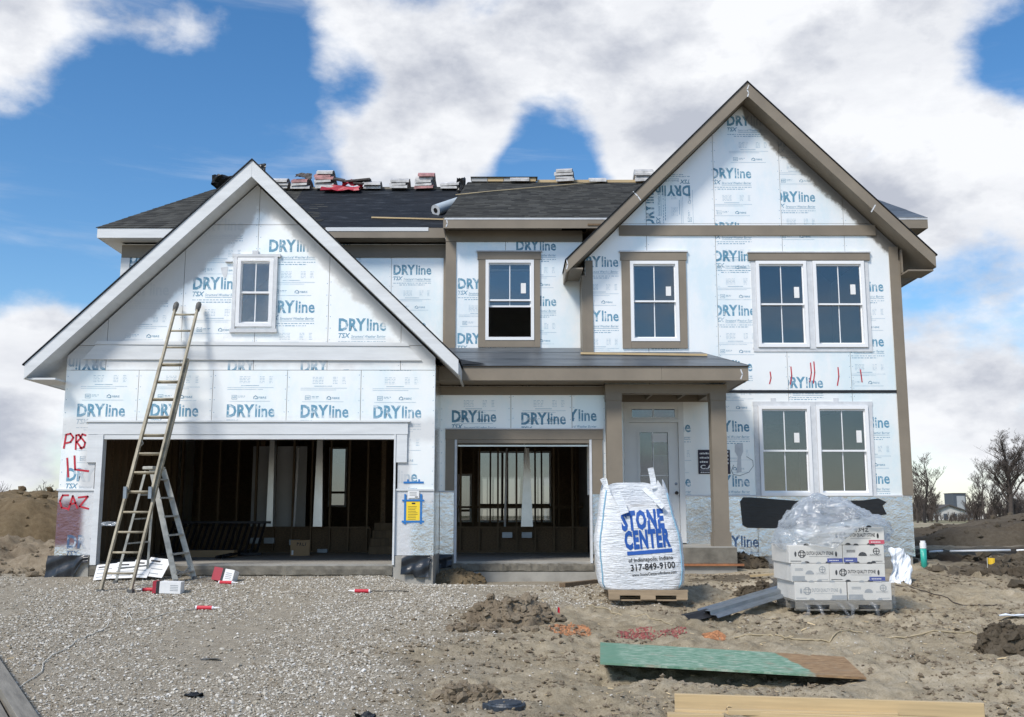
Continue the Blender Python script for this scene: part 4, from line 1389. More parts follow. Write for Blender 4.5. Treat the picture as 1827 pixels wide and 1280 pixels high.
# --- gable roofs
def gable(apex, sl, half_l, half_r, yf, yb, vt, fmat, smat, rake_th=.04):
    ax, az = apex
    def top(x): return az - sl * abs(x - ax)
    L, Rr = ax - half_l, ax + half_r
    for (xe, nm) in ((L, 'left'), (Rr, 'right')):
        pts = [(ax, az), (xe, top(xe)), (xe, top(xe) - vt * .86), (ax, az - vt)]
        if xe > ax: pts = [pts[0], pts[3], pts[2], pts[1]]
        m = MB(); m.prism(pts, yf, yf + rake_th); m.build('rake_board', fmat, house, bevel=.004)
        lo = vt - .03
        sp = [(ax, az - lo), (xe, top(xe) - lo + .02), (xe, top(xe) - lo + .035), (ax, az - lo + .015)]
        if xe < ax: sp = sp[::1]
        else: sp = [sp[0], sp[3], sp[2], sp[1]]
        sp = sp if xe > ax else [sp[0], sp[3], sp[2], sp[1]][::-1]
        m = MB(); m.prism(sp, yf + rake_th + .001, yb); m.build('rake_soffit', smat, house)
        d = .03
        dp = [(ax, az + d), (xe - .03 * (1 if xe < ax else -1), top(xe) + d - .03), (xe - .03 * (1 if xe < ax else -1), top(xe) - .02), (ax, az + .003)]
        if xe > ax: dp = [dp[0], dp[3], dp[2], dp[1]]
        m = MB(); m.prism(dp, yf - .02, yb); m.build('roof_deck', M['underlay'], house)
        m = MB(); m.box(xe - .012, xe + .012, yf + rake_th + .002, yb, top(xe) - vt * .84, top(xe) - .05); m.build('fascia', fmat, house)
gable(GA, GSL, 3.61, 3.53, -.42, 5.2, .29, WT, WT)
gable(WA, WSL, 3.575, 3.475, 1.93, 7.0, .29, BT, BT)
# pale caulk at the board joints
def caulk(pts, Y):
    M2().stroke(pts, .022).build('caulk_smear', M['grey_tape'], Y, house)
caulk([U(1336, 152, 1.92), U(1333, 160, 1.92), U(1336, 166, 1.92), U(1334, 172, 1.92)], 1.928)
caulk([U(1130, 342, 1.92), U(1138, 350, 1.92), U(1143, 357, 1.92)], 1.928)
caulk([U(1011, 464, 1.92), U(1013, 472, 1.92), U(1011, 480, 1.92)], 1.928)
caulk([U(1562, 366, 1.92), U(1555, 378, 1.92)], 1.928)
caulk([U(160, 560, -.43), U(163, 566, -.43)], -.423)
caulk([U(1322, 660, .54), U(1325, 668, .54), U(1322, 676, .54)], .548)
caulk([U(797, 393, 2.56), U(798, 399, 2.56), U(796, 404, 2.56)], 2.571)
caulk([U(797, 416, 3.66), U(795, 424, 3.66), U(797, 430, 3.66)], 3.671)
# boxed eave returns
hb('eave_return', WT, (-8.0, -7.52, -.37, .4, 2.99, 3.02)); hb('eave_return', BT, (7.58, 8.06, 2.0, 2.6, 5.40, 5.43))
hb('eave_return', BT, (1.07, 1.355, 1.98, 2.96, 5.43, 5.46))
hb('soffit_shadow_board', BT, (7.575, 7.6, 2.3, 5.5, 5.44, 5.9))

# --- main roof
EL = (3.70, 6.745); RY = 6.1; RL = 8.37
EM = (2.60, 6.635); RM = 8.54
slab_quad('roof_deck', [(-8.68, EL[0], EL[1]), (-1.2, EL[0], EL[1]), (-1.03, RY, RL), (-7.0, RY, RL)], M['underlay'], .03)
slab_quad('roof_deck', [(-8.68, 8.6, EL[1]), (-8.68, EL[0], EL[1]), (-7.0, RY, RL)], M['shingle'], .03)
slab_quad('roof_deck', [(-1.2, 8.6, EL[1]), (-8.68, 8.6, EL[1]), (-7.0, RY, RL), (-1.03, RY, RL)], M['underlay'], .03)
slab_quad('roof_deck', [(-1.34, EM[0], EM[1]), (8.25, EM[0], EM[1]), (7.4, RY, RM), (-1.04, RY, RM)], M['underlay'], .03)
slab_quad('roof_deck', [(8.25, EM[0], EM[1]), (8.25, 9.7, EM[1]), (7.4, RY, RM)], M['underlay'], .03)
slab_quad('roof_deck', [(8.25, 9.7, EM[1]), (-1.34, 9.7, EM[1]), (-1.04, RY, RM), (7.4, RY, RM)], M['underlay'], .03)
m = MB(); m.add([(-1.335, EM[0], EM[1] - .02), (-1.035, RY, RM - .02), (-1.035, RY, RL - .2), (-1.335, EM[0], EM[1] - .24)], [(0, 1, 2, 3)]); m.build('roof_cheek', M['underlay'], house)
for (a, b, e, mat, name) in ((-8.68, -4.2, EL, WT, 'fascia'), (-4.197, -1.34, EL, BT, 'fascia'), (-1.34, 8.25, EM, BT, 'fascia')):
    hb(name, mat, (a, b, e[0] - .026, e[0] - .001, e[1] - .225, e[1] - .005))
hb('drip_edge', WT, (-3.9, -1.75, EL[0] - .036, EL[0] - .0265, EL[1] - .085, EL[1] - .004))
hb('drip_edge', M['grey_tape'], (-1.34, 8.25, EM[0] - .034, EM[0] - .0265, EM[1] - .05, EM[1] - .002))
hb('fascia', WT, (-8.68, -8.655, EL[0], 8.6, EL[1] - .225, EL[1] - .035)); hb('fascia', BT, (8.225, 8.25, EM[0], 9.7, EM[1] - .225, EM[1] - .035))
hb('fascia', BT, (-1.365, -1.341, EM[0] - .026, EL[0] + .4, EM[1] - .225, EM[1] + .0))
hb('soffit', WT, (-8.654, -4.2, EL[0], LY - .031, 6.525, 6.545), (-8.654, -8.31, LY - .031, 8.6, 6.525, 6.545))
hb('soffit', BT, (-4.199, -1.37, EL[0], LY - .031, 6.525, 6.545))
hb('soffit', BT, (-1.34, 1.0, EM[0], MY - .04, 6.475, 6.495)); hb('soffit', BT, (7.58, 8.224, EM[0], 9.7, 6.415, 6.435), (7.0, 7.58, EM[0], WY + .3, 6.415, 6.435))

def shingles(e0, e1, r1, r0, rows, lo=None, hi=None):
    """overlapping laminated tabs over the roof quad e0-e1 (eave) r0-r1 (ridge)"""
    e0, e1, r0, r1 = map(Vector, (e0, e1, r0, r1))
    nrm = (e1 - e0).cross(r0 - e0).normalized()
    Vv, Ff = [], []
    for i in range(rows):
        v0, v1 = i / rows, min(1, (i + 1.12) / rows)
        a0, b0 = e0.lerp(r0, v0), e1.lerp(r1, v0)
        a1, b1 = e0.lerp(r0, v1), e1.lerp(r1, v1)
        u = -.02 * random.random()
        Lw = (b0 - a0).length
        while u < 1:
            w_ = random.uniform(.10, .26) / Lw
            ua, ub = max(0, u), min(1, u + w_)
            u += w_
            if ub - ua < 1e-4: continue
            xa = a0.lerp(b0, ua).x
            if (lo is not None and xa < lo) or (hi is not None and xa > hi): continue
            th = random.choice((.002, .004, .007))
            p = [a0.lerp(b0, ua) + nrm * (th + .010), a0.lerp(b0, ub) + nrm * (th + .010), a1.lerp(b1, ub) + nrm * .006, a1.lerp(b1, ua) + nrm * .006]
            q = [a0.lerp(b0, ua) + nrm * .003, a0.lerp(b0, ub) + nrm * .003]
            k_ = len(Vv)
            Vv += [tuple(t) for t in p + q]
            Ff += [(k_, k_ + 1, k_ + 2, k_ + 3), (k_ + 4, k_ + 5, k_ + 1, k_), (k_ + 5, k_ + 2, k_ + 1, k_ + 5), (k_ + 4, k_, k_ + 3, k_ + 4)]
    Ff = [f if len(set(f)) == 4 else tuple(dict.fromkeys(f)) for f in Ff]
    m = MB(); m.add(Vv, Ff)
    o = m.build('shingles', M['shingle'], house)
    o['kind'] = 'stuff'
    return o
shingles((-1.36, EM[0] - .04, EM[1] - .01), (8.25, EM[0] - .04, EM[1] - .01), (7.4, RY, RM), (-1.04, RY, RM), 29, hi=4.2)
shingles((-8.71, EL[0] - .04, EL[1] - .02), (-1.2, EL[0] - .04, EL[1] - .02), (-1.03, RY, RL), (-7.0, RY, RL), 20, hi=-4.3)
def roofpt(x, v, e=EL, r=RL, lift=0.0):
    y_ = e[0] + (RY - e[0]) * v; z_ = e[1] + (r - e[1]) * v
    return (x, y_, z_ + lift)
for i in range(5):
    v0, v1 = max(-.012, i * .2 - .03), i * .2 + .2
    lf = .012 + .004 * i
    slab_quad('underlayment_strip', [roofpt(-4.9, v0, lift=lf), roofpt(-1.36 + .30 * max(0, v0) , v0, lift=lf), roofpt(-1.36 + .30 * v1, v1, lift=lf), roofpt(-4.9, v1, lift=lf)], M['underlay'], .004)
for i in range(5):
    v0, v1 = max(-.012, i * .2 - .03), i * .2 + .2
    lf = .012 + .004 * i
    slab_quad('underlayment_strip', [roofpt(4.3, v0, EM, RM, lf), roofpt(8.25 - .85 * max(0, v0), v0, EM, RM, lf), roofpt(8.25 - .85 * v1, v1, EM, RM, lf), roofpt(4.3, v1, EM, RM, lf)], M['underlay_porch'], .004)
# raised ridge vent boards
for i in range(4):
    x_ = -.95 + i * .38
    hb('ridge_cap', M['pale_oak'] if i % 2 else M['drywall'], (x_, x_ + .37, RY - .13, RY + .13, RM - .02, RM + .07))
hb('ridge_cap', M['black'], (-.97, .60, RY - .16, RY + .16, RM + .0705, RM + .085))
hb('ridge_board', M['pale_oak'], (.6, 7.0, RY - .08, RY + .08, RM - .03, RM + .035))
hb('ridge_board', M['old_wood'], (-6.9, -1.1, RY - .07, RY + .07, RL - .03, RL + .035))

# --- inside of the garages
bw = 5.6
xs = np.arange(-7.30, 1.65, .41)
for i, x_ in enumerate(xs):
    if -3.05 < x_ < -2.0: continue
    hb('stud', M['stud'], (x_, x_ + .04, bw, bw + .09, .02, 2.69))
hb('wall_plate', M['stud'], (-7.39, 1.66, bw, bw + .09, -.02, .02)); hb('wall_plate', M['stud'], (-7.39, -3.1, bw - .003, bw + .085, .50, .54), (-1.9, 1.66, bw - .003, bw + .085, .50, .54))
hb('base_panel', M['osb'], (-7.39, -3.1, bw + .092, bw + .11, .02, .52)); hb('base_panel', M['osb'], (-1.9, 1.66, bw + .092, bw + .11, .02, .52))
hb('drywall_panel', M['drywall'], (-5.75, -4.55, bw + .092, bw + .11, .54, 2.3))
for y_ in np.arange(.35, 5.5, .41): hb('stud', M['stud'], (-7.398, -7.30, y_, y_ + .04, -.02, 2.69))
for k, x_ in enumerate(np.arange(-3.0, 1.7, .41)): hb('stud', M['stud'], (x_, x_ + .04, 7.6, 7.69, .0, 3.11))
hb('wall_plate', M['stud'], (-2.8, 1.7, 7.59, 7.685, .95, 1.0))
for i in range(4):
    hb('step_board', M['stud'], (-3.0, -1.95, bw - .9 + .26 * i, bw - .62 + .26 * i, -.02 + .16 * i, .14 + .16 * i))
def duct(px, py0, py1, Y, w0, w1):
    x_, z1 = U(px, py0, Y); _, z0 = U(px, py1, Y)
    m = MB(); m.prism([(x_ - w0, z0), (x_ + w0, z0), (x_ + w1, z1), (x_ - w1, z1)], Y, Y + .22); return m.build('duct', M['duct'], house)
duct(486, 780, 940, 5.3, .07, .05); duct(571, 780, 940, 5.3, .10, .06); duct(940, 800, 940, 5.3, .13, .05)
for (px, a, b) in ((529, 800, 940), (901, 800, 940)):
    x_, z1 = U(px, a, 5.3); _, z0 = U(px, b, 5.3)
    MB().tube([(x_, 5.3, z0), (x_ + .04, 5.3, z1)], .025, 8).build('drain_pipe', M['white_plastic'], house, smooth=True)
for (px, py) in ((455, 965), (525, 968), (575, 985), (940, 955), (905, 955), (480, 965)):
    x_, z_ = U(px, py, 5.5); hb('vent_boot', M['zinc'], (x_ - .11, x_ + .11, 5.50, 5.59, z_ - .06, z_ + .06))
for w in RW:
    win = hb('rear_window', M['vinyl'], (w[0], w[1], 9.38, 9.44, w[2], w[2] + .05), (w[0], w[1], 9.38, 9.44, w[3] - .05, w[3]), (w[0], w[0] + .05, 9.38, 9.44, w[2] + .05, w[3] - .05), (w[1] - .05, w[1], 9.38, 9.44, w[2] + .05, w[3] - .05))
    MB().box(w[0] + .05, w[1] - .05, 9.41, 9.416, w[2] + .05, w[3] - .05).build('pane', M['glass_rear'], win)
    n_ = max(1, round((w[1] - w[0]) / .55))
    m = MB()
    for i in range(1, n_): m.box(w[0] + (w[1] - w[0]) * i / n_ - .03, w[0] + (w[1] - w[0]) * i / n_ + .03, 9.385, 9.409, w[2] + .05, w[3] - .05)
    zz = w[2] + (w[3] - w[2]) * .24
    m.box(w[0] + .05, w[1] - .05, 9.37, 9.384, zz - .03, zz + .03)
    m.build('mullion', M['stud'], win)
for (px, y0, pts) in ((451, 784, [(0, 0), (-.02, -.18), (-.10, -.34), (.03, -.58)]), (935, 792, [(0, 0), (.05, -.15), (.03, -.35), (.12, -.5)])):
    Y = .5 if px < 700 else 1.8
    x_, z_ = U(px, y0, Y)
    if px < 700: z_ = 2.70
    MB().tube([(x_ + a, Y + .05 * i, z_ + b) for i, (a, b) in enumerate(pts)], .008, 6).build('hanging_cable', M['cord'], house, smooth=True)

# --- spray paint on the sheathing
def spray(name, strokes, Y, w, mat):
    q = M2()
    for s in strokes: q.stroke([U(px, py, Y) for px, py in s], w)
    return q.build(name, mat, Y - .0045, house)
spray('spray_paint_letters', [[(114, 800), (118, 776), (126, 774), (131, 781), (126, 789), (118, 791)], [(135, 802), (136, 777), (141, 776), (144, 782), (137, 789), (146, 801)], [(153, 777), (147, 775), (144, 780), (152, 790), (150, 798), (143, 800)]], 0.0, .030, M['graffiti'])
spray('spray_paint_letters', [[(120, 818), (122, 851)], [(133, 814), (134, 838), (158, 841)]], 0.0, .032, M['graffiti'])
spray('spray_paint_letters', [[(122, 884), (112, 884), (107, 894), (110, 906), (120, 908)], [(122, 910), (130, 885), (138, 907)], [(125, 900), (135, 898)], [(140, 888), (157, 886), (142, 904), (158, 908)]], 0.0, .030, M['graffiti'])
#m = M2(); m.poly([U(102, 905, 0), U(103, 880, 0), U(150, 882, 0), U(155, 910, 0), U(150, 945, 0), U(140, 960, 0), U(125, 984, 0), U(98, 985, 0)]).build('painted_maroon_reflection', M['painted_reflection'], -.0032, house)
for (x_, a, b) in ((1374, 664, 685), (1411, 655, 686), (1446, 648, 682), (1452, 646, 684), (1495, 656, 688), (1535, 660, 682)):
    spray('paint_drip', [[(x_, a), (x_ + 1.5, (a + b) / 2), (x_ + (3 if x_ > 1500 else -1), b)]], WY, .022, M['graffiti'])
spray('pencil_circle', [[(1309, 830 + 0), (1305, 840), (1308, 847), (1320, 849), (1336, 843), (1344, 832), (1343, 822), (1332, 815)]], WY, .012, M['ink_grey'])
m = M2(); m.poly([U(1311, 793, WY), U(1325, 791, WY), U(1326, 806, WY), U(1322, 815, WY), U(1323, 842, WY), U(1314, 845, WY), U(1316, 815, WY), U(1311, 806, WY)]).build('tape_scrap', M['grey_tape'], WY - .005, house)
m = M2(); m.poly([U(394, 478, 0), U(407, 476, 0), U(405, 492, 0), U(401, 498, 0), U(396, 488, 0)]).build('tape_scrap', M['grey_tape'], -.005, house)
# ------------------------------------------------------------------ things on the roof
def roofhit(px, py, e=EL, r=RL, lift=0.0):
    d = ray(px, py)
    s = (r - e[1]) / (RY - e[0])
    t = (e[1] + s * (CAM[1] - e[0]) - CAM[2]) / (d[2] - s * d[1])
    return Vector((d[0] * t, CAM[1] + d[1] * t, CAM[2] + d[2] * t + lift))

M['bundle_red'] = plain('bundle_red_wrapper', (.40, .20, .19), .5, var=.5, scale=7, bump=.2)
def bundle_mesh(w, rz, k, jx, jy):
    m = MB()
    th = .064
    prof = [(-.26, -.10), (-.12, -.03), (0, 0), (.14, -.04), (.55, -.30)]
    n_ = len(prof)
    z0 = rz + .04 + k * (th + .006)
    lo = [(RY + y + jy, z0 + z) for y, z in prof]; hi = [(RY + y + jy, z0 + z + th - (.012 if i in (0, n_ - 1) else 0)) for i, (y, z) in enumerate(prof)]
    ring = lo + hi[::-1]
    nn = len(ring)
    x0, x1 = jx - w / 2, jx + w / 2
    vv = [(x0, p[0], p[1]) for p in ring] + [(x1, p[0], p[1]) for p in ring]
    m.add(vv, [(i, i + nn, (i + 1) % nn + nn, (i + 1) % nn) for i in range(nn)])
    # layered side faces
    for q in range(n_ - 1):
        a, b, c_, d_ = q, q + 1, 2 * n_ - 2 - q, 2 * n_ - 1 - q
        m.add([vv[a], vv[b], vv[c_], vv[d_]], [(0, 1, 2, 3)], 0)
        m.add([vv[a + nn], vv[b + nn], vv[c_ + nn], vv[d_ + nn]], [(3, 2, 1, 0)], 1)
    return m
STACKS = [(503, 3, RL, 'beside the white gable peak'), (541, 3, RL, 'under a torn black flap'), (582, 6, RL, 'tallest of its row by the red wrappers'), (668, 2, RL, 'right after the red wrappers'),
          (713, 3, RL, 'in the middle of the black roof ridge'), (760, 5, RL, 'between two low stacks on the black roof'), (803, 2, RL, 'next to the brown-trimmed roof step'),
          (929, 1, RM, 'alone after the raised ridge cap'), (1008, 4, RM, 'tall stack on the shingled ridge'), (1067, 1, RM, 'low on the shingled ridge'), (1148, 4, RM, 'behind the big brown gable')]
rr = random.Random(11)
ORD = ['bottom bundle', 'second bundle', 'third bundle', 'fourth bundle', 'fifth bundle', 'sixth bundle']
for px, n_, rz, where in STACKS:
    for k in range(n_):
        xx = U(px, 335, RY)[0] + rr.uniform(-.03, .03)
        m = bundle_mesh(.40 + rr.uniform(-.03, .05), rz, k, xx, rr.uniform(-.03, .03))
        if rr.random() < .5: m.v = [(x_ + (y_ - RY) * .12, y_, z_ + (x_ - xx) * .05) for x_, y_, z_ in m.v]
        o = m.build('shingle_bundle', [M['bundle_wrap'] if rr.random() < .8 else M['bundle_red'], M['bundle_end']])
        ord_ = 'single bundle' if n_ == 1 else ('topmost bundle' if k == n_ - 1 else ORD[k])
        tag(o, 'white wrapped shingle bundle, %s %s' % (ord_, where), 'bundle', 'shingle bundles stacked along the ridge')
def crumple(name, c, sx, sy, sz, mat, label, cat, n_=7, seed=0, rot=(0, 0, 0), group=None, amp=1.0):
    """a folded sheet with thickness"""
    q = random.Random(seed)
    vv, ff = [], []
    for side in (0, 1):
        for i in range(n_ + 1):
            for j in range(n_ + 1):
                q2 = random.Random(seed * 997 + i * 31 + j)
                u, v = i / n_ * 2 - 1, j / n_ * 2 - 1
                z = sz * amp * (.5 * math.sin(u * 3 + seed) * math.cos(v * 2.4 + seed * 2) + .5 * (q2.random()))
                vv.append((u * sx * (1 + .12 * q2.random()), v * sy * (1 + .12 * q2.random()), z - side * .006))
    N1 = (n_ + 1) ** 2
    for i in range(n_):
        for j in range(n_):
            a = i * (n_ + 1) + j
            ff.append((a, a + n_ + 1, a + n_ + 2, a + 1)); ff.append((a + N1, a + 1 + N1, a + n_ + 2 + N1, a + n_ + 1 + N1))
    m = MB(); m.add(vv, ff)
    o = m.build(name, mat)
    o.location = c; o.rotation_euler = rot
    return tag(o, label, cat, group)
xr_ = lambda px, rz=RL: U(px, 335, RY)[0]
crumple('torn_wrapper', (xr_(612), RY - .30, RL - .10), .42, .14, .10, M['red_card'], 'torn red shingle wrapper draped over the ridge under the tallest stack', 'wrapper', seed=2, rot=(R(34), 0, 0))
crumple('torn_wrapper', (xr_(630), RY - .12, RL + .06), .22, .12, .16, M['red_card'], 'small crumpled red wrapper beside loose black shingles', 'wrapper', seed=5, rot=(R(30), 0, .2))
for i, (px, dz, w) in enumerate(((640, .10, .30), (652, .03, .26), (606, .13, .14))):
    o = MB().box(-w, w, -.16, .16, 0, .05).build('loose_shingles', M['bundle_end'], bevel=.01)
    o.location = (xr_(px), RY - .12, RL + .04 + dz); o.rotation_euler = (R(12 + 6 * i), R(-6 + 7 * i), .1 * i)
    tag(o, ['flat pile of loose black shingles right of the red wrappers', 'lower pile of loose black shingles touching the ridge', 'tilted black shingles on top of the red wrappers'][i], 'shingles', 'loose shingles on the ridge')
crumple('black_felt_flap', (U(398, 322, 5.7)[0], 5.7, U(398, 326, 5.7)[1]), .24, .16, .22, M['black'], 'curled black felt standing up at the hip left of the white gable', 'felt', seed=9, rot=(R(70), 0, .2))
crumple('black_felt_flap', (U(823, 327, 5.9)[0], 5.9, U(823, 333, 5.9)[1]), .10, .20, .14, M['black'], 'ragged black felt upright at the step between the two roofs', 'felt', seed=12, rot=(R(72), 0, 0))
crumple('black_felt_flap', (U(464, 297, 1.0)[0], 1.0, U(464, 302, 1.0)[1]), .10, .10, .04, M['black'], 'small dark felt corner behind the white gable peak', 'felt', seed=3, rot=(R(80), 0, 0))
crumple('black_felt_flap', (xr_(543), RY - .1, RL + .28), .18, .12, .08, M['bundle_end'], 'torn dark shingle flap lying on a stack of bundles', 'felt', seed=6, rot=(R(40), 0, .1))
# roll of underlayment and battens on the slope
a = roofhit(777, 386, lift=.13); b = a + Vector((.55, .62, .40))
rl = thing('underlayment_roll', 'grey roll of roof underlayment lying on the black slope', 'roll', tuple(a))
MB().tube([a, b], .125, 20, cap=False).build('roll_cover', M['roll'], rl, smooth=True)
d_ = (b - a).normalized()
m = MB(); m.tube([a - d_ * .001, a + d_ * .02], [.124, .124], 20); m.build('roll_end', M['grey_tape'], rl)
MB().tube([a - d_ * .006, a - d_ * .002], .055, 12).build('core_hole', M['black'], rl)
p, q = roofhit(663, 391, lift=.03), roofhit(796, 394.5, lift=.03)
tag(MB().bar(p, q, .05, .03).build('batten', M['pale_oak']), 'thin pale wood batten nailed across the black roof', 'batten')
def porchhit(px, py, lift=0):
    d = ray(px, py); s = .288
    t = (PZ + s * (CAM[1] - PEY) - CAM[2]) / (d[2] - s * d[1])
    return Vector((d[0] * t, CAM[1] + d[1] * t, CAM[2] + d[2] * t + lift))
p, q = porchhit(1036, 637, .065), porchhit(1262, 640, .065)
tag(MB().bar(p, q, .06, .04).build('batten', M['pale_oak']), 'long wood batten lying on the porch roof underlayment', 'batten')
pts = [roofhit(813, 352, EM, RM, .05), roofhit(880, 345, EM, RM, .05), roofhit(950, 339, EM, RM, .05), roofhit(1020, 333, EM, RM, .05), roofhit(1080, 328, EM, RM, .06)]
tag(MB().tube(pts, .012, 5).build('safety_rope', M['twine'], smooth=True), 'thin pale rope running up over the shingled roof', 'rope')

# ------------------------------------------------------------------ notices and sign on the walls
t = thing('paper_notice', 'yellow permit sheet taped with blue tape beside the garage opening', 'notice', (U(738, 912, 0)[0], -.01, 1.0))
x0, z1 = U(725, 895, 0); x1, z0 = U(749, 929, 0)
MB().box(x0, x1, -.010, -.007, z0, z1).build('sheet', M['yellow_paper'], t)
q = M2().rect(x0 + .09, x0 + .15, z1 - .045, z1 - .02)
for i in range(9): q.rect(x0 + .03, x1 - (.03 + .05 * random.random()), z1 - .085 - .026 * i, z1 - .079 - .026 * i)
q.build('printed_lines', M['ink_black'], -.0115, t)
m = MB()
for bx in ((x0 - .035, x0 - .001, z0 - .06, z1 + .12), (x1 + .001, x1 + .035, z0 - .06, z1 + .12)): m.box(bx[0], bx[1], -.014, -.012, bx[2], bx[3])
m.box(x0 - .07, x1 + .07, -.017, -.0145, z0 - .035, z0 - .003).box(x0 - .07, x1 + .07, -.017, -.0145, z1 + .002, z1 + .03)
m.build('tape_strip', M['blue_tape'], t)
t = thing('paper_notice', 'small white printed sheet taped above the yellow permit sheet', 'notice', (U(738, 882, 0)[0], -.03, 1.12))
x0, z1 = U(728, 872, 0); x1, z0 = U(748, 889, 0)
z1 = min(z1, 1.18)
MB().box(x0, x1, -.030, -.026, z0, z1).build('sheet', M['white_paper'], t)
q = M2(); [q.rect(x0 + .03, x1 - .04, z1 - .03 - .022 * i, z1 - .025 - .022 * i) for i in range(3)]; q.rect(x1 - .07, x1 - .02, z0 + .01, z0 + .025)
q.build('printed_lines', M['ink_black'], -.0315, t)
t = thing('tape_mark', 'strip of blue tape under the letters above the white flashing', 'tape', (U(738, 861, 0)[0], -.01, 1.30))
x0, zc = U(720, 861, 0); x1, _ = U(756, 861, 0)
MB().box(x0, x1, -.010, -.007, zc - .018, zc + .014).box(x0 + .06, x0 + .085, -.0095, -.0065, zc + .0145, zc + .05).box(x1 - .09, x1 - .065, -.0095, -.0065, zc + .0145, zc + .05).build('tape_strip', M['blue_tape'], t)
x0, z1 = U(1245, 803, WY); x1, z0 = U(1303, 846, WY)
t = thing('wall_sign', 'dark purple sign with white lettering fixed behind the porch post', 'sign', ((x0 + x1) / 2, WY - .02, z0))
MB().box(x0, x1, WY - .02, WY - .006, z0, z1).build('board', M['sign_dark'], t)
q = M2().text('C.A.', x0 + .035, z1 - .36, .26, .075, .03)
for i, wd in enumerate((.24, .18, .15)):
    xx = x0 + .03
    while xx < x0 + .03 + wd:
        ww = random.uniform(.012, .03); q.rect(xx, xx + ww, z1 - .085 - .08 * i, z1 - .060 - .08 * i + random.uniform(0, .012)); xx += ww + .008
q.rect(x0 + .03, x1 - .05, z1 - .385, z1 - .379)
for i in range(4): q.rect(x1 - .10, x1 - .03, z1 - .06 - .07 * i, z1 - .025 - .07 * i)
[q.rect(x0 + .04 + .035 * i, x0 + .066 + .035 * i, z0 + .02, z0 + .038) for i in range(6)]
q.build('lettering', M['white_paper'], WY - .0215, t)['kind'] = 'stuff'

# ------------------------------------------------------------------ ladders
def rails_ladder(A, B, w, n_r, rail_w, rail_h, mat, t, rung_r=.017, side=None, skip=()):
    """A,B = centre of foot and head; rungs between two rails"""
    A, B = Vector(A), Vector(B)
    d = (B - A).normalized()
    L = (B - A).length
    s = (side or Vector((1, 0, 0))).normalized() * w / 2
    for sg in (-1, 1):
        MB().bar(A + s * sg, B + s * sg, rail_w, rail_h, up=(0, -1, 0)).build('rail', mat, t)
    L = (B - A).length
    ph = skip if skip else .28
    for i in range(40):
        if ph + i * n_r > L - .05: break
        p = A + d * (ph + i * n_r)
        MB().tube([p - s * .97, p + s * .97], rung_r, 8).build('rung', mat, t, smooth=True)
fa = GP(207, 1054); fa.y -= .25; fa.x *= .985
fa.z = gz(fa.x, fa.y)
tx, tz = U(335, 552, -.10)
head = Vector((tx, -.10, tz))
lad = thing('extension_ladder', 'tall weathered extension ladder leaning on the white garage gable', 'ladder', tuple(fa))
d = (head - fa)
mid = fa + d * .80; lo = fa + d * .30
off = Vector((0, -.055, .012))
RS = .318
rails_ladder(fa, mid, .44, RS, .032, .075, M['ladder_wood'], lad)
phl = (.28 - (lo - fa).length) % RS
rails_ladder(lo + off, head + off, .375, RS, .030, .07, M['ladder_wood'], lad, skip=phl)
for sg in (-1, 1):
    p = head + off + Vector((.19 * sg, .0, .0))
    mm = MB(); mm.tube([p + d.normalized() * -.06, p + d.normalized() * .02, p + d.normalized() * .08, p + d.normalized() * .11], [.036, .046, .044, .024], 9); mm.build('rail_pad', M['rubber'], lad, smooth=True)
    p = fa + Vector((.22 * sg, 0, .01)); MB().box(p.x - .04, p.x + .04, p.y - .05, p.y + .05, p.z - .02, p.z + .03).build('foot', M['rubber'], lad)
    p = lo + off + Vector((.19 * sg, -.03, .08)); MB().box(p.x - .025, p.x + .025, p.y - .02, p.y + .02, p.z - .10, p.z + .08).build('rung_lock', M['zinc'], lad)
r0 = lo + off + d * .23
MB().tube([r0 + Vector((-.19, -.03, 0)), r0 + Vector((-.21, -.05, -.12)), r0 + Vector((-.16, -.05, -.20)), r0 + Vector((-.22, -.05, -.28))], .008, 5).build('rope', M['cord'], lad, smooth=True)
# rag hanging on the rail
px_ = U(203, 935, -.9)
crumple('plastic_rag', (px_[0] - .06, -.92, px_[1]), .11, .03, .05, M['film'], 'scrap of clear plastic caught on the ladder rail', 'plastic', seed=8, rot=(R(80), 0, 0))

fA, fB = GP(313, 1036), GP(346, 1031)
fA.y = max(fA.y, -1.0); top = Vector((U(277, 838, -.42)[0], -.42, U(277, 838, -.42)[1]))
fA = Vector((U(314, 1036, -.72)[0], -.72, 0)); fA.z = gz(fA.x, fA.y)
fB = Vector((U(347, 1032, -.34)[0], -.34, 0)); fB.z = gz(fB.x, fB.y)
rA = Vector((U(206, 1040, -.78)[0], -.78, 0)); rA.z = gz(rA.x, rA.y)
rB = Vector((U(262, 1030, -.36)[0], -.36, 0)); rB.z = gz(rB.x, rB.y)
tA, tB = top + Vector((-.02, -.10, 0)), top + Vector((.09, .12, 0))
stp = thing('step_ladder', 'opened grey step ladder standing behind the long ladder', 'ladder', tuple(fA))
G_ = M['ladder_grey']
for p, q in ((fA, tA), (fB, tB)): MB().bar(p, q, .03, .085, up=(1, .2, 0)).build('front_rail', G_, stp)
for p, q in ((rA, tA + Vector((-.10, 0, -.03))), (rB, tB + Vector((-.14, 0, -.03)))): MB().bar(p, q, .03, .035, up=(1, .2, 0)).build('rear_rail', G_, stp)
for i in range(6):
    k = (i + .45) / 6
    MB().bar(fA.lerp(tA, k), fB.lerp(tB, k), .09, .025).build('step', G_, stp)
for i in range(4):
    k = (i + .6) / 4.6
    MB().bar(rA.lerp(tA + Vector((-.10, 0, -.03)), k), rB.lerp(tB + Vector((-.14, 0, -.03)), k), .022, .022).build('rear_brace', G_, stp)
MB().bar(tA + Vector((-.06, -.04, .02)), tB + Vector((-.06, .04, .02)), .20, .05).build('top_cap', G_, stp, bevel=.01)
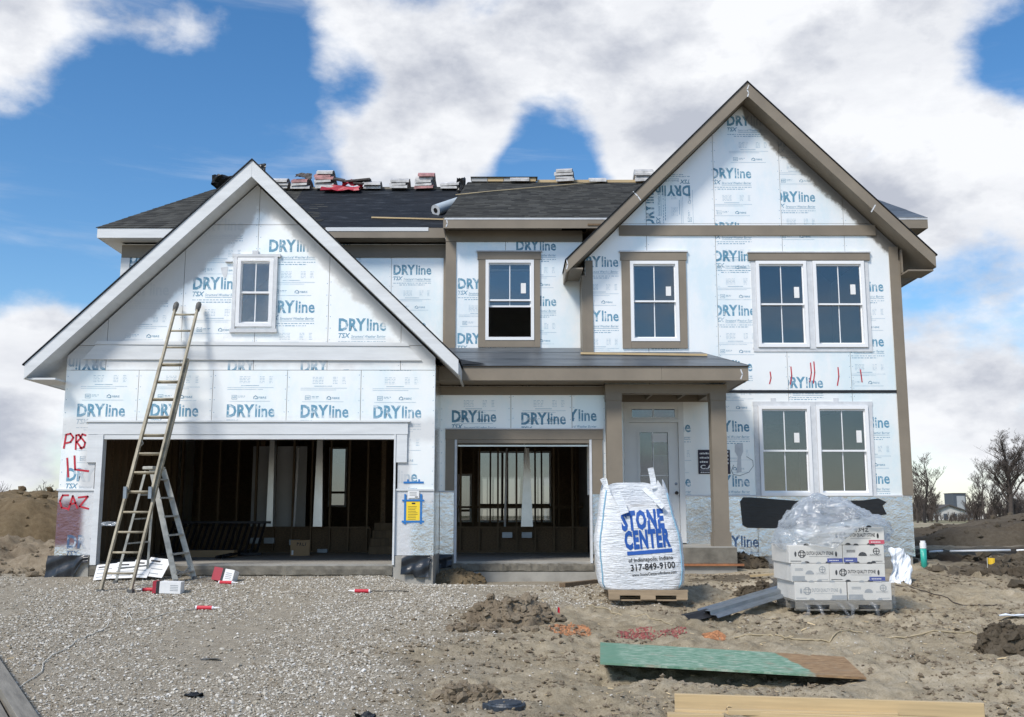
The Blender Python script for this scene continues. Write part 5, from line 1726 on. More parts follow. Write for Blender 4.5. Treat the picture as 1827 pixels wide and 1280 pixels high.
for p in (fA, fB, rA, rB): MB().box(p.x - .03, p.x + .03, p.y - .03, p.y + .03, p.z - .02, p.z + .05).build('foot', M['rubber'], stp)
k0, k1 = fA.lerp(tA, .12), fB.lerp(tB, .02); MB().bar(k0, k1, .015, .02).build('knee_brace', G_, stp)
k0, k1 = fB.lerp(tB, .12), fA.lerp(tA, .02); MB().bar(k0, k1, .015, .02).build('knee_brace', G_, stp)

# ------------------------------------------------------------------ pallets
def pallet(name, c, w, dpt, h, rz, label, wood='pallet_wood'):
    t = thing(name, label, 'pallet', c, (0, 0, rz))
    for i in range(7):
        y_ = -dpt / 2 + .06 + (dpt - .12) * i / 6
        MB().box(-w / 2 + random.uniform(-.01, .01), w / 2 + random.uniform(-.01, .01), y_ - .055, y_ + .055, h - .02, h).build('deck_board', M[wood], t, local=True)
    for y_ in (-dpt / 2 + .02, 0, dpt / 2 - .02):
        m = MB()
        pts = [(-w / 2, .02), (-w / 2 + .14, .02), (-w / 2 + .19, .065), (-w / 2 + .40, .065), (-w / 2 + .45, .02), (w / 2 - .45, .02), (w / 2 - .40, .065), (w / 2 - .19, .065), (w / 2 - .14, .02), (w / 2, .02)]
        vals = [(a, b) for a, b in pts]
        # convex pieces of the notched stringer
        m.box(-w / 2, w / 2, y_ - .02, y_ + .02, .066, h - .021)
        for (a, b) in ((-w / 2, -w / 2 + .15), (-w / 2 + .43, w / 2 - .43), (w / 2 - .15, w / 2)): m.box(a, b, y_ - .02, y_ + .02, .012, .066)
        m.build('stringer', M[wood], t, local=True)
    for i in range(3):
        y_ = -dpt / 2 + .08 + (dpt - .16) * i / 2
        MB().box(-w / 2 + .01, w / 2 - .01, y_ - .05, y_ + .05, -.008, .0115).build('bottom_board', M[wood], t, local=True)
    return t
pL, pR = GP(1088, 1083), GP(1229, 1083)
bw_ = pR.x - pL.x
pc = Vector(((pL.x + pR.x) / 2, pL.y + .52, 0))
pc.z = max(gz(pc.x + a, pc.y + b) for a in (-.4, 0, .4) for b in (-.4, .0, .4)) - .035
pal1 = pallet('wood_pallet', tuple(pc), bw_, 1.04, .135, R(-1.5), 'worn wooden pallet under the big white sack')
# ------------------------------------------------------------------ bulk bag
bz = pc.z + .1355
bag = thing('bulk_bag', 'tall white woven bulk sack printed in blue standing on a pallet', 'bulk bag', (pc.x - .06, pc.y, bz), (0, 0, R(-3)))
H = 1.44
def bag_dim(t):
    """half width, half depth, x shift at height fraction t"""
    a = .575 + .028 * math.sin(math.pi * min(1, t * 1.5)) - .135 * max(0, t - .45) ** 1.25 * 2.2
    if t < .08: a -= .05 * (1 - t / .08) ** 2
    b = .49 + .035 * math.sin(math.pi * min(1, t * 1.3)) - .10 * max(0, t - .6)
    return a, b, -.085 * max(0, t - .15)
def bag_pt(th, t, off=0.0):
    a, b, cx = bag_dim(t)
    c_, s_ = math.cos(th), math.sin(th)
    e = .31
    x_ = math.copysign(abs(c_) ** e, c_) * (a + off); y_ = math.copysign(abs(s_) ** e, s_) * (b + off)
    fold = .010 * math.sin(t * 55 + 3 * math.sin(th * 3)) * (1 if t < .75 else .4) + .012 * math.sin(t * 17 + th * 2)
    return Vector((cx + x_ * (1 + fold * .4), y_ * (1 + fold * .5), 0))
def rim(th):
    s_, c_ = math.sin(th), math.cos(th)
    front = max(0, -s_)
    dip = .30 * front * math.exp(-((c_ - .05) / .52) ** 2)
    side = .10 * max(0, abs(c_) - .8) * 5 * (1 - abs(s_))
    return H - dip - side + .03 * math.sin(th * 5) + .07 * math.exp(-((abs(c_) - .75) / .14) ** 2)
nA, nR = 72, 40
vv, ff = [], []
for j in range(nR + 1):
    for i in range(nA):
        th = 2 * math.pi * i / nA
        z = rim(th) * (j / nR)
        p = bag_pt(th, z / H)
        vv.append((p.x, p.y, z))
for j in range(nR):
    for i in range(nA):
        a, b = j * nA + i, j * nA + (i + 1) % nA
        ff.append((a, b, b + nA, a + nA))
ff.append(tuple(range(nA - 1, -1, -1)))
m = MB(); m.add(vv, ff); m.build('sack', M['bag'], bag, local=True, smooth=True)
m = MB(); m.add([tuple(bag_pt(2 * math.pi * i / 24, .72, -.02) + Vector((0, 0, .72 * H + .03 * math.sin(i * 2)))) for i in range(24)] + [(0, 0, .80 * H)], [(i, (i + 1) % 24, 24) for i in range(24)])
m.build('stone_fill', M['drywall'], bag, local=True)
def front(u, z, off=.006):
    """point on the front of the sack at sideways position u"""
    t = z / H
    a, b, cx = bag_dim(t)
    k = min(.995, abs((u - cx) / a))
    c_ = k ** (1 / .31); s_ = math.sqrt(max(0, 1 - c_ * c_))
    th = math.atan2(-s_, math.copysign(c_, u - cx))
    p = bag_pt(th, t, off)
    return (u, p.y, z)
def bag_print(q, mat, name):
    m = MB(); m.add([front(u, v) for u, v in q.v], q.f); return m.build(name, mat, bag, local=True)
tilt = R(4.5)
lg = M2().text('STONE', .0, .29, .58, .235, .055).text('CENTER', .02, .035, .62, .225, .055)
for i in range(16): lg.rect(.04 + .61 * i / 16, .04 + .61 * (i + 1) / 16, -.055, -.005)
bag_print(lg.moved(-.24, .51, tilt), M['bag_blue'], 'printed_logo')
ln = M2().text('of Indianapolis, Indiana', .0, .0, .60, .055, .010).text('317-849-9100', .02, -.115, .60, .085, .018).text('www.StoneCenterofIndiana.com', .03, -.19, .60, .040, .010)
bag_print(ln.moved(-.18, .365, tilt), M['ink_black'], 'printed_lettering')
def seam(th0, th1, t0, t1, r=.007):
    pts = []
    for i in range(25):
        k = i / 24
        th = th0 + (th1 - th0) * k; t_ = t0 + (t1 - t0) * k
        p = bag_pt(th, t_, .004); pts.append((p.x, p.y, t_ * H))
    MB().tube(pts, r, 5).build('seam', M['blue_thread'], bag, local=True, smooth=True)
M['blue_thread'] = plain('blue_seam_thread', (.22, .42, .56), .6, var=.2)
seam(R(-135), R(-128), .02, .93); seam(R(-45), R(-42), .02, .90, .009); seam(R(-137.5), R(-131), .02, .93, .004)
def strap(pts, w=.07):
    m = MB()
    for a, b in zip(pts[:-1], pts[1:]): m.bar(a, b, .012, w, up=(1, 0, 0))
    m.build('lifting_loop', M['bag'], bag, local=True)
c1 = bag_pt(R(-140), .9); c2 = bag_pt(R(135), .97); c3 = bag_pt(R(50), .97); c4 = bag_pt(R(-50), .9)
strap([(c1.x - .03, c1.y, 1.50), (c1.x + .02, c1.y, 1.40), (c1.x + .10, c1.y - .005, 1.25)], .06)
strap([(c3.x - .10, c3.y - .02, 1.68), (c3.x - .07, c3.y, 1.54), (c3.x - .05, c3.y, 1.38)], .085)
strap([(-.33, -.50, 1.30), (-.27, -.535, 1.16), (-.22, -.56, 1.02)], .11)
strap([(.05, -.42, 1.36), (.17, -.50, 1.24), (.30, -.55, 1.10)], .07)

# ------------------------------------------------------------------ pallet of stone boxes
pL, pR = GP(1421, 1100), GP(1593, 1100)
c = Vector(((pL.x + pR.x) / 2, pL.y + .48, 0)); Wp = pR.x - pL.x
c.z = max(gz(c.x + a, c.y + b) for a in (-.45, 0, .45) for b in (-.4, 0, .4)) - .04
pallet('wood_pallet', tuple(c), Wp, .96, .12, 0, 'dark wooden pallet under the wrapped stone cartons', 'old_wood')
bz = c.z + .121
px2x = lambda px: U(px, 1035, c.y - .47)[0]
def carton(x0, x1, z0, h, kind, lab, label, y0=0.0, dep=.90):
    t = thing('carton', label, 'carton', ((x0 + x1) / 2, c.y + y0, z0), (0, 0, random.uniform(-.012, .012)), 'white stone cartons stacked on the pallet')
    w = (x1 - x0) / 2 - .004
    fy = -dep / 2
    MB().box(-w, w, fy, dep / 2, 0, h - .004).build('box', M['carton'], t, local=True, bevel=.006)
    def pr(q, mat, nm, o=.0015):
        m_ = MB(); m_.add([(u, fy - o, v) for u, v in q.v], q.f); m_.build(nm, mat, t, local=True)
    q = M2()
    holes = M2()
    for hx in (-w * .35, w * .45):
        for zz, s in ((h - .006, -1), (.003, 1)):
            holes.poly([(hx + .035 * math.cos(a_) , zz + s * .024 * math.sin(a_)) for a_ in ([i * math.pi / 8 for i in range(9)] if s > 0 else [-i * math.pi / 8 for i in range(9)][::1])][::(1 if s > 0 else -1)][::1])
    if kind == 'long':
        for sx in (-1, 1): holes.poly([(sx * w * .76 + .014 * math.cos(a_), h * .5 + .034 * math.sin(a_)) for a_ in [i * math.pi / 6 for i in range(12)]])
        cx_, cz_ = -w * .52, h * .5
        q.stroke([(cx_ + .045 * math.cos(a_), cz_ + .045 * math.sin(a_)) for a_ in [i * math.pi / 4 + math.pi / 8 for i in range(9)]], .011)
        q.stroke([(cx_ - .045, cz_ - .018), (cx_ + .045, cz_ - .018)], .008).stroke([(cx_ - .045, cz_ + .018), (cx_ + .045, cz_ + .018)], .008).stroke([(cx_ - .018, cz_ - .045), (cx_ - .018, cz_ + .045)], .008).stroke([(cx_ + .018, cz_ - .045), (cx_ + .018, cz_ + .045)], .008)
        q.text('DUTCH QUALITY STONE', -w * .34, h * .46, w * 1.0, .042, .025)
        q.rect(-w * .25, w * .5, h * .36, h * .375)
        q.rect(-w * .95, -w * .55, h * .10, h * .135)
    else:
        holes.poly([(-w * .05 + .055 * math.cos(a_), h * .40 + .05 * math.sin(a_)) for a_ in [i * math.pi / 10 for i in range(11)]])
        cx_, cz_ = w * .62, h * .66
        q.stroke([(cx_ + .04 * math.cos(a_), cz_ + .04 * math.sin(a_)) for a_ in [i * math.pi / 4 + math.pi / 8 for i in range(9)]], .010)
        q.stroke([(cx_ - .04, cz_), (cx_ + .04, cz_)], .01).stroke([(cx_, cz_ - .04), (cx_, cz_ + .04)], .01)
        q.text('DUTCH QUALITY', w * .3, h * .40, w * .55, .022, .012)
        q.rect(w * .4, w * .9, h * .10, h * .13)
        for i in range(3): q.rect(-w * .82, -w * .40, h * (.70 - .05 * i), h * (.725 - .05 * i))
    pr(q, M['ink_black'] if lab != 'faint' else M['ink_grey'], 'printed_lettering')
    pr(holes, M['ink_black'] if lab != 'faint' else M['ink_grey'], 'hand_hole', .0022)
    if lab in ('blue', 'red', 'faint'):
        lq = M2()
        if kind == 'long': lq.rect(w * .42, w * .99, .012, .012 + h * .22)
        else: lq.rect(-w * .98, -w * .32, .012, .012 + h * .26)
        pr(lq, {'blue': M['label_blue'], 'red': M['label_red'], 'faint': M['ink_grey']}[lab], 'label_sticker', .0028)
        if lab != 'faint':
            e0 = w * .5 if kind == 'long' else -w * .88
            lt = M2()
            for i_ in range(6): lt.rect(e0 + w * .06 * i_, e0 + w * .06 * i_ + w * .045, .012 + h * .08, .012 + h * .13)
            pr(lt, M['white_paper'], 'label_text', .0036)
    return t
h1 = .232
zr = [bz, bz + h1, bz + 2 * h1, bz + 3 * h1]
def rowx(a, b, row): return px2x(a) , px2x(b)
carton(px2x(1418), px2x(1512), zr[0], h1, 'long', 'faint', 'long white carton in the bottom layer with pale grey print')
carton(px2x(1512), px2x(1591), zr[0], h1, 'short', 'faint', 'short white carton end in the bottom layer with pale grey print')
carton(px2x(1413), px2x(1482), zr[1], h1, 'short', 'faint', 'greyish carton end in the second layer, no coloured label')
carton(px2x(1482), px2x(1582), zr[1], h1, 'long', 'blue', 'long carton with blue corner label in the second layer')
carton(px2x(1410), px2x(1507), zr[2], h1, 'long', 'blue', 'long carton with blue corner label in the third layer')
carton(px2x(1507), px2x(1582), zr[2], h1, 'short', 'blue', 'short carton end with dark half-round hole and blue label, third layer')
tp = carton(px2x(1484), px2x(1583), zr[3], h1, 'long', 'red', 'single top carton with red label and hand-written number')
hw = M2()
for s in ([(-.02, .20), (-.05, .215), (-.055, .195), (-.025, .19), (-.03, .165)], [(.0, .215), (.025, .212), (.012, .195), (.028, .185), (.0, .168)], [(.045, .215), (.045, .195), (.072, .195)], [(.07, .22), (.066, .166)], [(.09, .21), (.115, .215), (.115, .2), (.09, .172), (.13, .172)]):
    hw.stroke(s, .008)
m_ = MB(); m_.add([(u + .02, -.4535, v + .0) for u, v in hw.v], hw.f); m_.build('handwriting', M['ink_black'], tp, local=True)
# clear film bundled over the top and stretched round the sides
fx0, fx1 = px2x(1403), px2x(1612)
fcx, fw = (fx0 + fx1) / 2, (fx1 - fx0) / 2
zb = zr[3]
vv, ff = [], []
nu, nv = 72, 26
for j in range(nv + 1):
    v = j / nv
    for i in range(nu):
        a = 2 * math.pi * i / nu
        prof = math.cos(v * math.pi / 2) ** .55 if v < 1 else 0.0
        ca, sa = math.cos(a), math.sin(a)
        ex = math.copysign(abs(ca) ** .7, ca); ey = math.copysign(abs(sa) ** .7, sa)
        x_ = ex * fw * prof * (1.0 + .035 * math.sin(9 * a + v * 13)); y_ = ey * .52 * prof * (1 + .04 * math.sin(7 * a + 11 * v))
        peak = .36 * math.exp(-((x_ + .12) / .42) ** 2) + .42
        z_ = math.sin(v * math.pi / 2) ** 1.15 * peak * .72 + .035 * math.sin(5 * a + 17 * v) * (1 - v) + .02 * math.sin(13 * a + 4 * v)
        rg = 1 - 2.4 * abs(float(fbm(np.array([x_ * 1.2 + z_ * 2 + 9]), np.array([y_ * 1.4 + z_ * 3.1]), 2.3, 4, .55)[0]))
        z_ += .075 * rg * (.3 + v); y_ *= 1 + .10 * rg; x_ *= 1 + .035 * rg
        fr_w = max(0, -sa) ** .5 * (1 / (1 + math.exp(-(x_ - .02) * 14)))
        z_ += (h1 - .01) * fr_w * (1 - v) ** 1.5
        if v < .02 and fr_w < .3: z_ -= .02 + .05 * abs(math.sin(3 * a))
        vv.append((fcx + x_, c.y + y_, zb + .02 + z_))
for j in range(nv):
    for i in range(nu):
        a, b = j * nu + i, j * nu + (i + 1) % nu
        ff.append((a, b, b + nu, a + nu))
fl = thing('plastic_film', 'bunched clear plastic film heaped over the top of the stone cartons', 'plastic film', (fcx, c.y, zb))
m = MB(); m.add(vv, ff); m.build('film_heap', M['film'], fl, smooth=True)
m = MB()
x0, x1, y0, y1 = px2x(1407) , px2x(1594), c.y - .475, c.y + .475
N_ = 44
vv, ff = [], []
for (A_, B_) in (((x0, y0), (x1, y0)), ((x1, y0), (x1, y1)), ((x1, y1), (x0, y1)), ((x0, y1), (x0, y0))):
    b0 = len(vv)
    for i in range(N_ + 1):
        for j in range(9):
            u, v = i / N_, j / 8
            bx, by = A_[0] + (B_[0] - A_[0]) * u, A_[1] + (B_[1] - A_[1]) * u
            o_ = .012 * math.sin(u * 23 + v * 9) * math.sin(v * 7 + u * 5)
            nx_, ny_ = (B_[1] - A_[1]), -(B_[0] - A_[0]); L_ = math.hypot(nx_, ny_)
            vv.append((bx + nx_ / L_ * (o_ + .012), by + ny_ / L_ * (o_ + .012), c.z + .01 + v * (3 * h1 + .13) + (.03 * math.sin(u * 40) if j == 0 else 0)))
    for i in range(N_):
        for j in range(8):
            a = b0 + i * 9 + j; ff.append((a, a + 9, a + 10, a + 1))
m.add(vv, ff); m.build('wrap_skirt', M['film_thin'], fl, smooth=True)
for k_ in range(5):
    a0 = GP(1440 + 30 * k_, 1104 + 6 * (k_ % 2)); 
    m = MB(); m.tube([(a0.x, c.y - .50, c.z + .10), (a0.x + .05, c.y - .56, c.z + .06), (a0.x + .02 + .05 * (k_ % 3), c.y - .63, gz(a0.x, c.y - .63) + .02), (a0.x - .12, c.y - .72, gz(a0.x - .12, c.y - .72) + .015)], [.02, .03, .025, .006], 5); m.build('loose_film', M['film_thin'], fl, smooth=True)

# ------------------------------------------------------------------ metal flashing, boards, lid
a, b = GP(1262, 1112), GP(1420, 1074)
a.z += .05; b.z += .16
t = thing('metal_flashing', 'long bent galvanised flashing lying on the dirt against the cartons', 'flashing', tuple(a))
def channel(a, b, prof, nm, mat):
    d = (b - a).normalized(); s = d.cross(Vector((0, 0, 1))).normalized(); u = s.cross(d)
    m = MB(); n_ = len(prof)
    vv = [a + s * p[0] + u * p[1] for p in prof] + [b + s * p[0] + u * p[1] for p in prof]
    vv += [v_ - u * .004 for v_ in vv]
    ff = [(i, i + 1, i + n_ + 1, i + n_) for i in range(n_ - 1)] + [(i + 2 * n_, i + n_ + 2 * n_, i + n_ + 1 + 2 * n_, i + 1 + 2 * n_) for i in range(n_ - 1)]
    m.add(vv, ff); return m.build(nm, mat, t)
prof = [(.15, -.03), (.13, .0), (.05, .0), (.045, .045), (-.03, .05), (-.035, .02), (-.12, .03), (-.14, .06)]
channel(a, b, prof, 'channel', M['zinc'])
e = GP(1226, 1116); e.z += .02
a2_ = a + (b - a) * .06 + Vector((0, .02, -.012))
channel(e, a2_, [(.10, -.01), (.03, .01), (-.03, .05), (-.10, .055)], 'bent_end', M['old_zinc'] if 'old_zinc' in M else M['dark_steel'])

fl_, fr_, bl_, br_ = GP(1071, 1203), GP(1546, 1216), GP(1071, 1158), GP(1506, 1181)
mx = max(gz(*(fl_.lerp(br_, k_))[:2]) for k_ in (.3, .5, .8))
for q, dz in ((fl_, .11), (fr_, .035), (bl_, .07), (br_, .05)): q.z = float(gbase(q.x, q.y)) + dz
t = thing('green_sheathing_board', 'green faced strand board sheet with a bare end lying on the dirt', 'board', tuple(fl_))
th = Vector((0, 0, .02))
nb = 12
top_, bot_ = [], []
for i in range(nb + 1):
    k_ = i / nb
    f_, b_ = fl_.lerp(fr_, k_), bl_.lerp(br_, k_)
    top_ += [f_, b_]
m = MB()
vv = [tuple(p) for p in top_] + [tuple(p - th) for p in top_]
n2 = len(top_)
ff = []
for i in range(nb):
    a_ = 2 * i
    ff.append((a_, a_ + 2, a_ + 3, a_ + 1)); ff.append((a_ + n2, a_ + 1 + n2, a_ + 3 + n2, a_ + 2 + n2))
    ff.append((a_, a_ + n2, a_ + 2 + n2, a_ + 2)); ff.append((a_ + 1, a_ + 3, a_ + 3 + n2, a_ + 1 + n2))
ff += [(0, 1, 1 + n2, n2), (n2 - 2, 2 * n2 - 2, 2 * n2 - 1, n2 - 1)]
m.add(vv, ff); m.build('sheet', M['green_board'], t)
BOARD_W = (fr_ - fl_).length

def plank(p, q, w, h, label, mat='pale_oak', name='lumber_board', group='boards in the lumber pile', cat='board'):
    p, q = Vector(p), Vector(q)
    o = MB()
    L = (q - p).length
    o.box(0, L, -w / 2, w / 2, 0, h)
    ob = o.build(name, M[mat], bevel=.004)
    ob.location = p
    d = (q - p).normalized()
    ob.rotation_euler = (0, -math.asin(d.z), math.atan2(d.y, d.x))
    return tag(ob, label, cat, group)
l0, l1 = GP(1206, 1261), GP(1757, 1288)
zb_ = min(gz(l0.x, l0.y), gz(l1.x, l1.y)) + .05
l0.z = gz(l0.x, l0.y) + .015; l1.z = gz(l1.x, l1.y) + .015
plank(l0 + Vector((-.01, .0, .03)), l1 + Vector((0, 0, .03)), .045, .118, 'long pale board on edge at the back of the lumber pile', group=None)
plank(l0 + Vector((-.02, -.075, .0)), l1 + Vector((-.35, -.075, .0)), .09, .042, 'flat pale board lowest in the lumber pile', group=None)
plank(l0 + Vector((.40, -.19, .015)), l0 + Vector((1.75, -.34, .015)), .10, .042, 'short bright board lying in front of the lumber pile', group=None)
plank(l0 + Vector((-.1, -.17, -.02)), l0 + Vector((.36, -.21, -.02)), .09, .042, 'stub of board poking out left of the bright short board', group=None)
# weathered beam in the near corner of the drive
b0, b1 = GP(-60, 1130), GP(52, 1310)
b0.z += .02; b1.z += .02
plank(b0, b1, .15, .09, 'weathered grey beam lying at the edge of the gravel', 'old_wood', 'timber_beam', None, 'beam')
plank(b0 + Vector((-.17, -.03, 0)), b1 + Vector((-.20, .0, 0)), .12, .05, 'lower weathered plank beside the grey beam', 'old_wood', 'timber_plank', None, 'plank')
lc = GP(903, 1264)
t = thing('ground_lid', 'round dark metal cleanout lid set in the dirt', 'lid', tuple(lc + Vector((0, 0, -.01))))
m = MB(); m.lathe([(.0, -.05), (.155, -.05), (.165, .012), (.158, .026), (.145, .020), (.0, .024)], n=36); m.build('rim', M['cast_iron'], t, local=True, smooth=False)
m = MB(); m.lathe([(.0, .024), (.135, .0245), (.130, .033), (.0, .036)], n=36); m.build('cover', M['cast_iron'], t, local=True)
MB().box(-.2, -.15, -.03, .03, -.02, .02).build('lug', M['cast_iron'], t, local=True)

# ------------------------------------------------------------------ small litter by the drive
def caulk_tube(c_, rz, label, nm='caulk_tube'):
    t = thing(nm, label, 'tube', tuple(c_), (0, 0, rz), 'red sealant tubes on the drive')
    m = MB(); m.tube([(-.11, 0, .028), (.10, 0, .028)], .027, 14); m.build('cartridge', M['red'], t, local=True, smooth=False)
    m = MB(); m.tube([(.10, 0, .028), (.115, 0, .028), (.125, 0, .028), (.20, 0, .030)], [.027, .02, .012, .005], 10); m.build('nozzle', M['white_plastic'], t, local=True)
    MB().tube([(-.128, 0, .028), (-.1105, 0, .028)], .0275, 14).build('end_cap', M['white_plastic'], t, local=True)
    return t
caulk_tube(GP(366, 1088), R(-8), 'red sealant tube lying alone on the gravel past the cartons')
caulk_tube(GP(645, 1057), R(175), 'red sealant tube on the gravel in front of the garage pier')
caulk_tube(GP(266, 1055), R(172), 'red sealant tube poking from the white and red carton', 'caulk_tube')
caulk_tube(GP(404, 1042), R(-15), 'red sealant tube against the red and white carton')
def litter_box(c_, w, d, h, rot, red_part, label):
    t = thing('sealant_carton', label, 'carton', tuple(c_), rot, 'small sealant cartons on the drive')
    MB().box(-w / 2, w / 2, -d / 2, d / 2, 0, h).build('box', M['white_paper'], t, local=True, bevel=.004)
    MB().box(-w / 2 - .002, -w / 2 + w * red_part, -d / 2 - .002, d / 2 + .002, -.001, h + .002).build('red_panel', M['red_card'], t, local=True)
    MB().box(-w / 2 + w * red_part + .002, -w / 2 + w * (red_part + .12), -d / 2 - .002, d / 2 + .002, .0, h + .0015).build('black_stripe', M['ink_black'], t, local=True)
    q = M2()
    for i in range(4): q.rect(w * .12, w * .4, h * (.25 + .14 * i), h * (.30 + .14 * i))
    m_ = MB(); m_.add([(u, -d / 2 - .0022, v) for u, v in q.v], q.f); m_.build('printed_lines', M['ink_grey'], t, local=True)
    return t
litter_box(GP(300, 1058), .40, .22, .17, (0, R(2), R(4)), .12, 'white sealant carton with a red end lying on the gravel by the ladder')
litter_box(GP(396, 1039) + Vector((0, .1, 0)), .34, .20, .20, (R(-12), R(9), R(-8)), .42, 'red and white sealant carton tipped over near the slab edge')
sheets = [(168, 1028, 205, 1003), (200, 1030, 240, 1000), (228, 1027, 262, 997), (250, 1030, 290, 998)]
for i, (xa, ya, xb, yb) in enumerate(sheets):
    Yf_ = -.52 + .02 * i
    p = Vector((U((xa + xb) / 2, ya, Yf_)[0], Yf_, 0)); p.z = gz(p.x, p.y) + .03 + .01 * i
    w = (xb - xa) / FPX * 16.6
    o = thing('flattened_carton', ['flattened white carton nearest the garage jamb', 'flattened white carton with a dark stripe behind the ladder foot', 'flattened white carton between the two ladders', 'flattened white carton with tabs beside the step ladder'][i], 'carton', tuple(p), (R(38 + 4 * i), R(-6 + 4 * i), R(8 - 6 * i)), 'flattened cartons by the slab')
    MB().box(-w / 2, w / 2, 0, .36, 0, .006).build('sheet', M['white_paper'], o, local=True)
    m_ = MB()
    for k_ in range(3): m_.box(-w / 2 + w * .08, w / 2 - w * (.1 + .2 * random.random()), .05 + .09 * k_, .07 + .09 * k_, .0065, .0075)
    m_.build('printed_lines', M['ink_grey'], o, local=True)
    MB().box(-w / 2 + w * .1, -w / 2 + w * .55, .28, .31, .0065, .008).build('dark_stripe', M['ink_black'], o, local=True)
# in the garage
def floor_hit(px, py, z=-.018):
    d = ray(px, py); t_ = (z - CAM[2]) / d[2]
    return Vector((d[0] * t_, CAM[1] + d[1] * t_, z))
g = floor_hit(535, 992)
t = thing('cardboard_box', 'brown cardboard box standing on the garage floor', 'box', (g.x, g.y, -.019), (0, 0, R(12)))
MB().box(-.19, .19, 0, .34, 0, .31).build('box', M['cardboard'], t, local=True, bevel=.004)
MB().box(-.165, -.13, -.002, -.0005, .02, .11).build('label_sticker', M['white_paper'], t, local=True)
q = M2()
for s in ([(-.06, .2), (-.06, .26), (-.03, .25), (-.06, .23)], [(-.01, .2), (.0, .26), (.02, .2)], [(.05, .25), (.05, .2), (.08, .2)], [(.11, .26), (.10, .2)]): q.stroke(s, .012)
m_ = MB(); m_.add([(u, -.002, v) for u, v in q.v], q.f); m_.build('handwriting', M['ink_black'], t, local=True)
rr = random.Random(3)
g0, g1 = floor_hit(388, 997), floor_hit(488, 981)
for i in range(5):
    a_ = g0 + Vector((rr.uniform(-.1, .25), rr.uniform(-.1, .12), .03 + .028 * (i // 3))); b_ = g1 + Vector((rr.uniform(-.5, .0), rr.uniform(-.12, .1), .03 + .028 * (i // 3)))
    tag(MB().tube([a_, b_], .026, 8).build('black_pole', M['black'], smooth=True), 'black pole in the bundle lying on the garage floor', 'pole', 'black poles on the garage floor')
g = floor_hit(318, 985)
t = thing('stair_railing', 'black slatted stair railing leaning low along the garage side', 'railing', (-6.3, 3.9, -.019))
for i in range(17):
    x_ = -6.95 + i * .115
    MB().bar((x_, 3.7, .03), (x_ + .10, 3.95, .62), .035, .035).build('baluster', M['dark_steel'], t)
MB().bar((-7.0, 3.69, .02), (-5.0, 3.69, .02), .05, .05).build('bottom_rail', M['dark_steel'], t)
MB().bar((-6.9, 3.97, .64), (-4.9, 3.97, .64), .05, .05).build('top_rail', M['dark_steel'], t)
t = thing('cardboard_tray', 'low cardboard tray in front of the black railing', 'box', (-5.9, 3.1, -.019)); MB().box(-.5, .5, 0, .3, 0, .13).build('box', M['cardboard'], t, local=True); MB().box(-.48, .48, .02, .28, .131, .135).build('opening', M['bundle_end'], t, local=True)

def ground_line(name, pts, r, mat, label, cat, lift=.012, n_=6):
    P_ = []
    for (a, b) in zip(pts[:-1], pts[1:]):
        for k_ in range(n_): P_.append((a[0] + (b[0] - a[0]) * k_ / n_, a[1] + (b[1] - a[1]) * k_ / n_))
    P_.append(pts[-1])
    Q = [GP(px + random.uniform(-1.2, 1.2), py + random.uniform(-.6, .6), lift) for px, py in P_]
    return tag(MB().tube(Q, r, 5).build(name, mat, smooth=True), label, cat)
ground_line('electric_wire', [(28, 1232), (55, 1214), (74, 1200), (78, 1184), (92, 1170), (120, 1157), (142, 1140), (170, 1130), (192, 1120), (194, 1111)], .006, M['cord'], 'thin white wire curling over the gravel from the near beam', 'wire')
ground_line('electric_wire', [(226, 1104), (228, 1095), (236, 1107), (262, 1105), (292, 1098), (316, 1092), (350, 1088)], .006, M['cord'], 'thin white wire ending at the lone red sealant tube', 'wire')
ground_line('tan_twine', [(1310, 1136), (1370, 1136), (1400, 1144), (1450, 1146), (1480, 1147), (1515, 1138), (1560, 1137), (1640, 1138), (1720, 1137), (1790, 1136)], .009, M['twine'], 'long tan twine stretched across the dirt past the green board', 'twine')
ground_line('tan_twine', [(1045, 1090), (1080, 1092), (1120, 1100), (1160, 1108), (1200, 1121)], .007, M['twine'], 'short tan root lying in front of the sack pallet', 'twine')
ground_line('dark_rod', [(1600, 1052), (1680, 1064), (1740, 1078), (1780, 1088)], .008, M['bark'], 'thin dark rod lying on the dirt beside the white sheet', 'rod')
ground_line('dark_cable', [(655, 1056), (690, 1057), (730, 1056)], .006, M['black'], 'thin black cable trailing from the sealant tube', 'cable')
crumple('black_scrap', GP(346, 1244, .01), .07, .05, .04, M['black'], 'crumpled scrap of black plastic on the gravel', 'scrap', seed=21, n_=5)
crumple('black_scrap', GP(375, 1176, .01), .10, .02, .02, M['rubber'], 'thin dark strip of plastic lying on the gravel', 'scrap', seed=22, n_=4)
crumple('black_scrap', GP(652, 1279, .0), .08, .06, .05, M['black'], 'black plastic cap half buried near the lid', 'scrap', seed=23, n_=5)
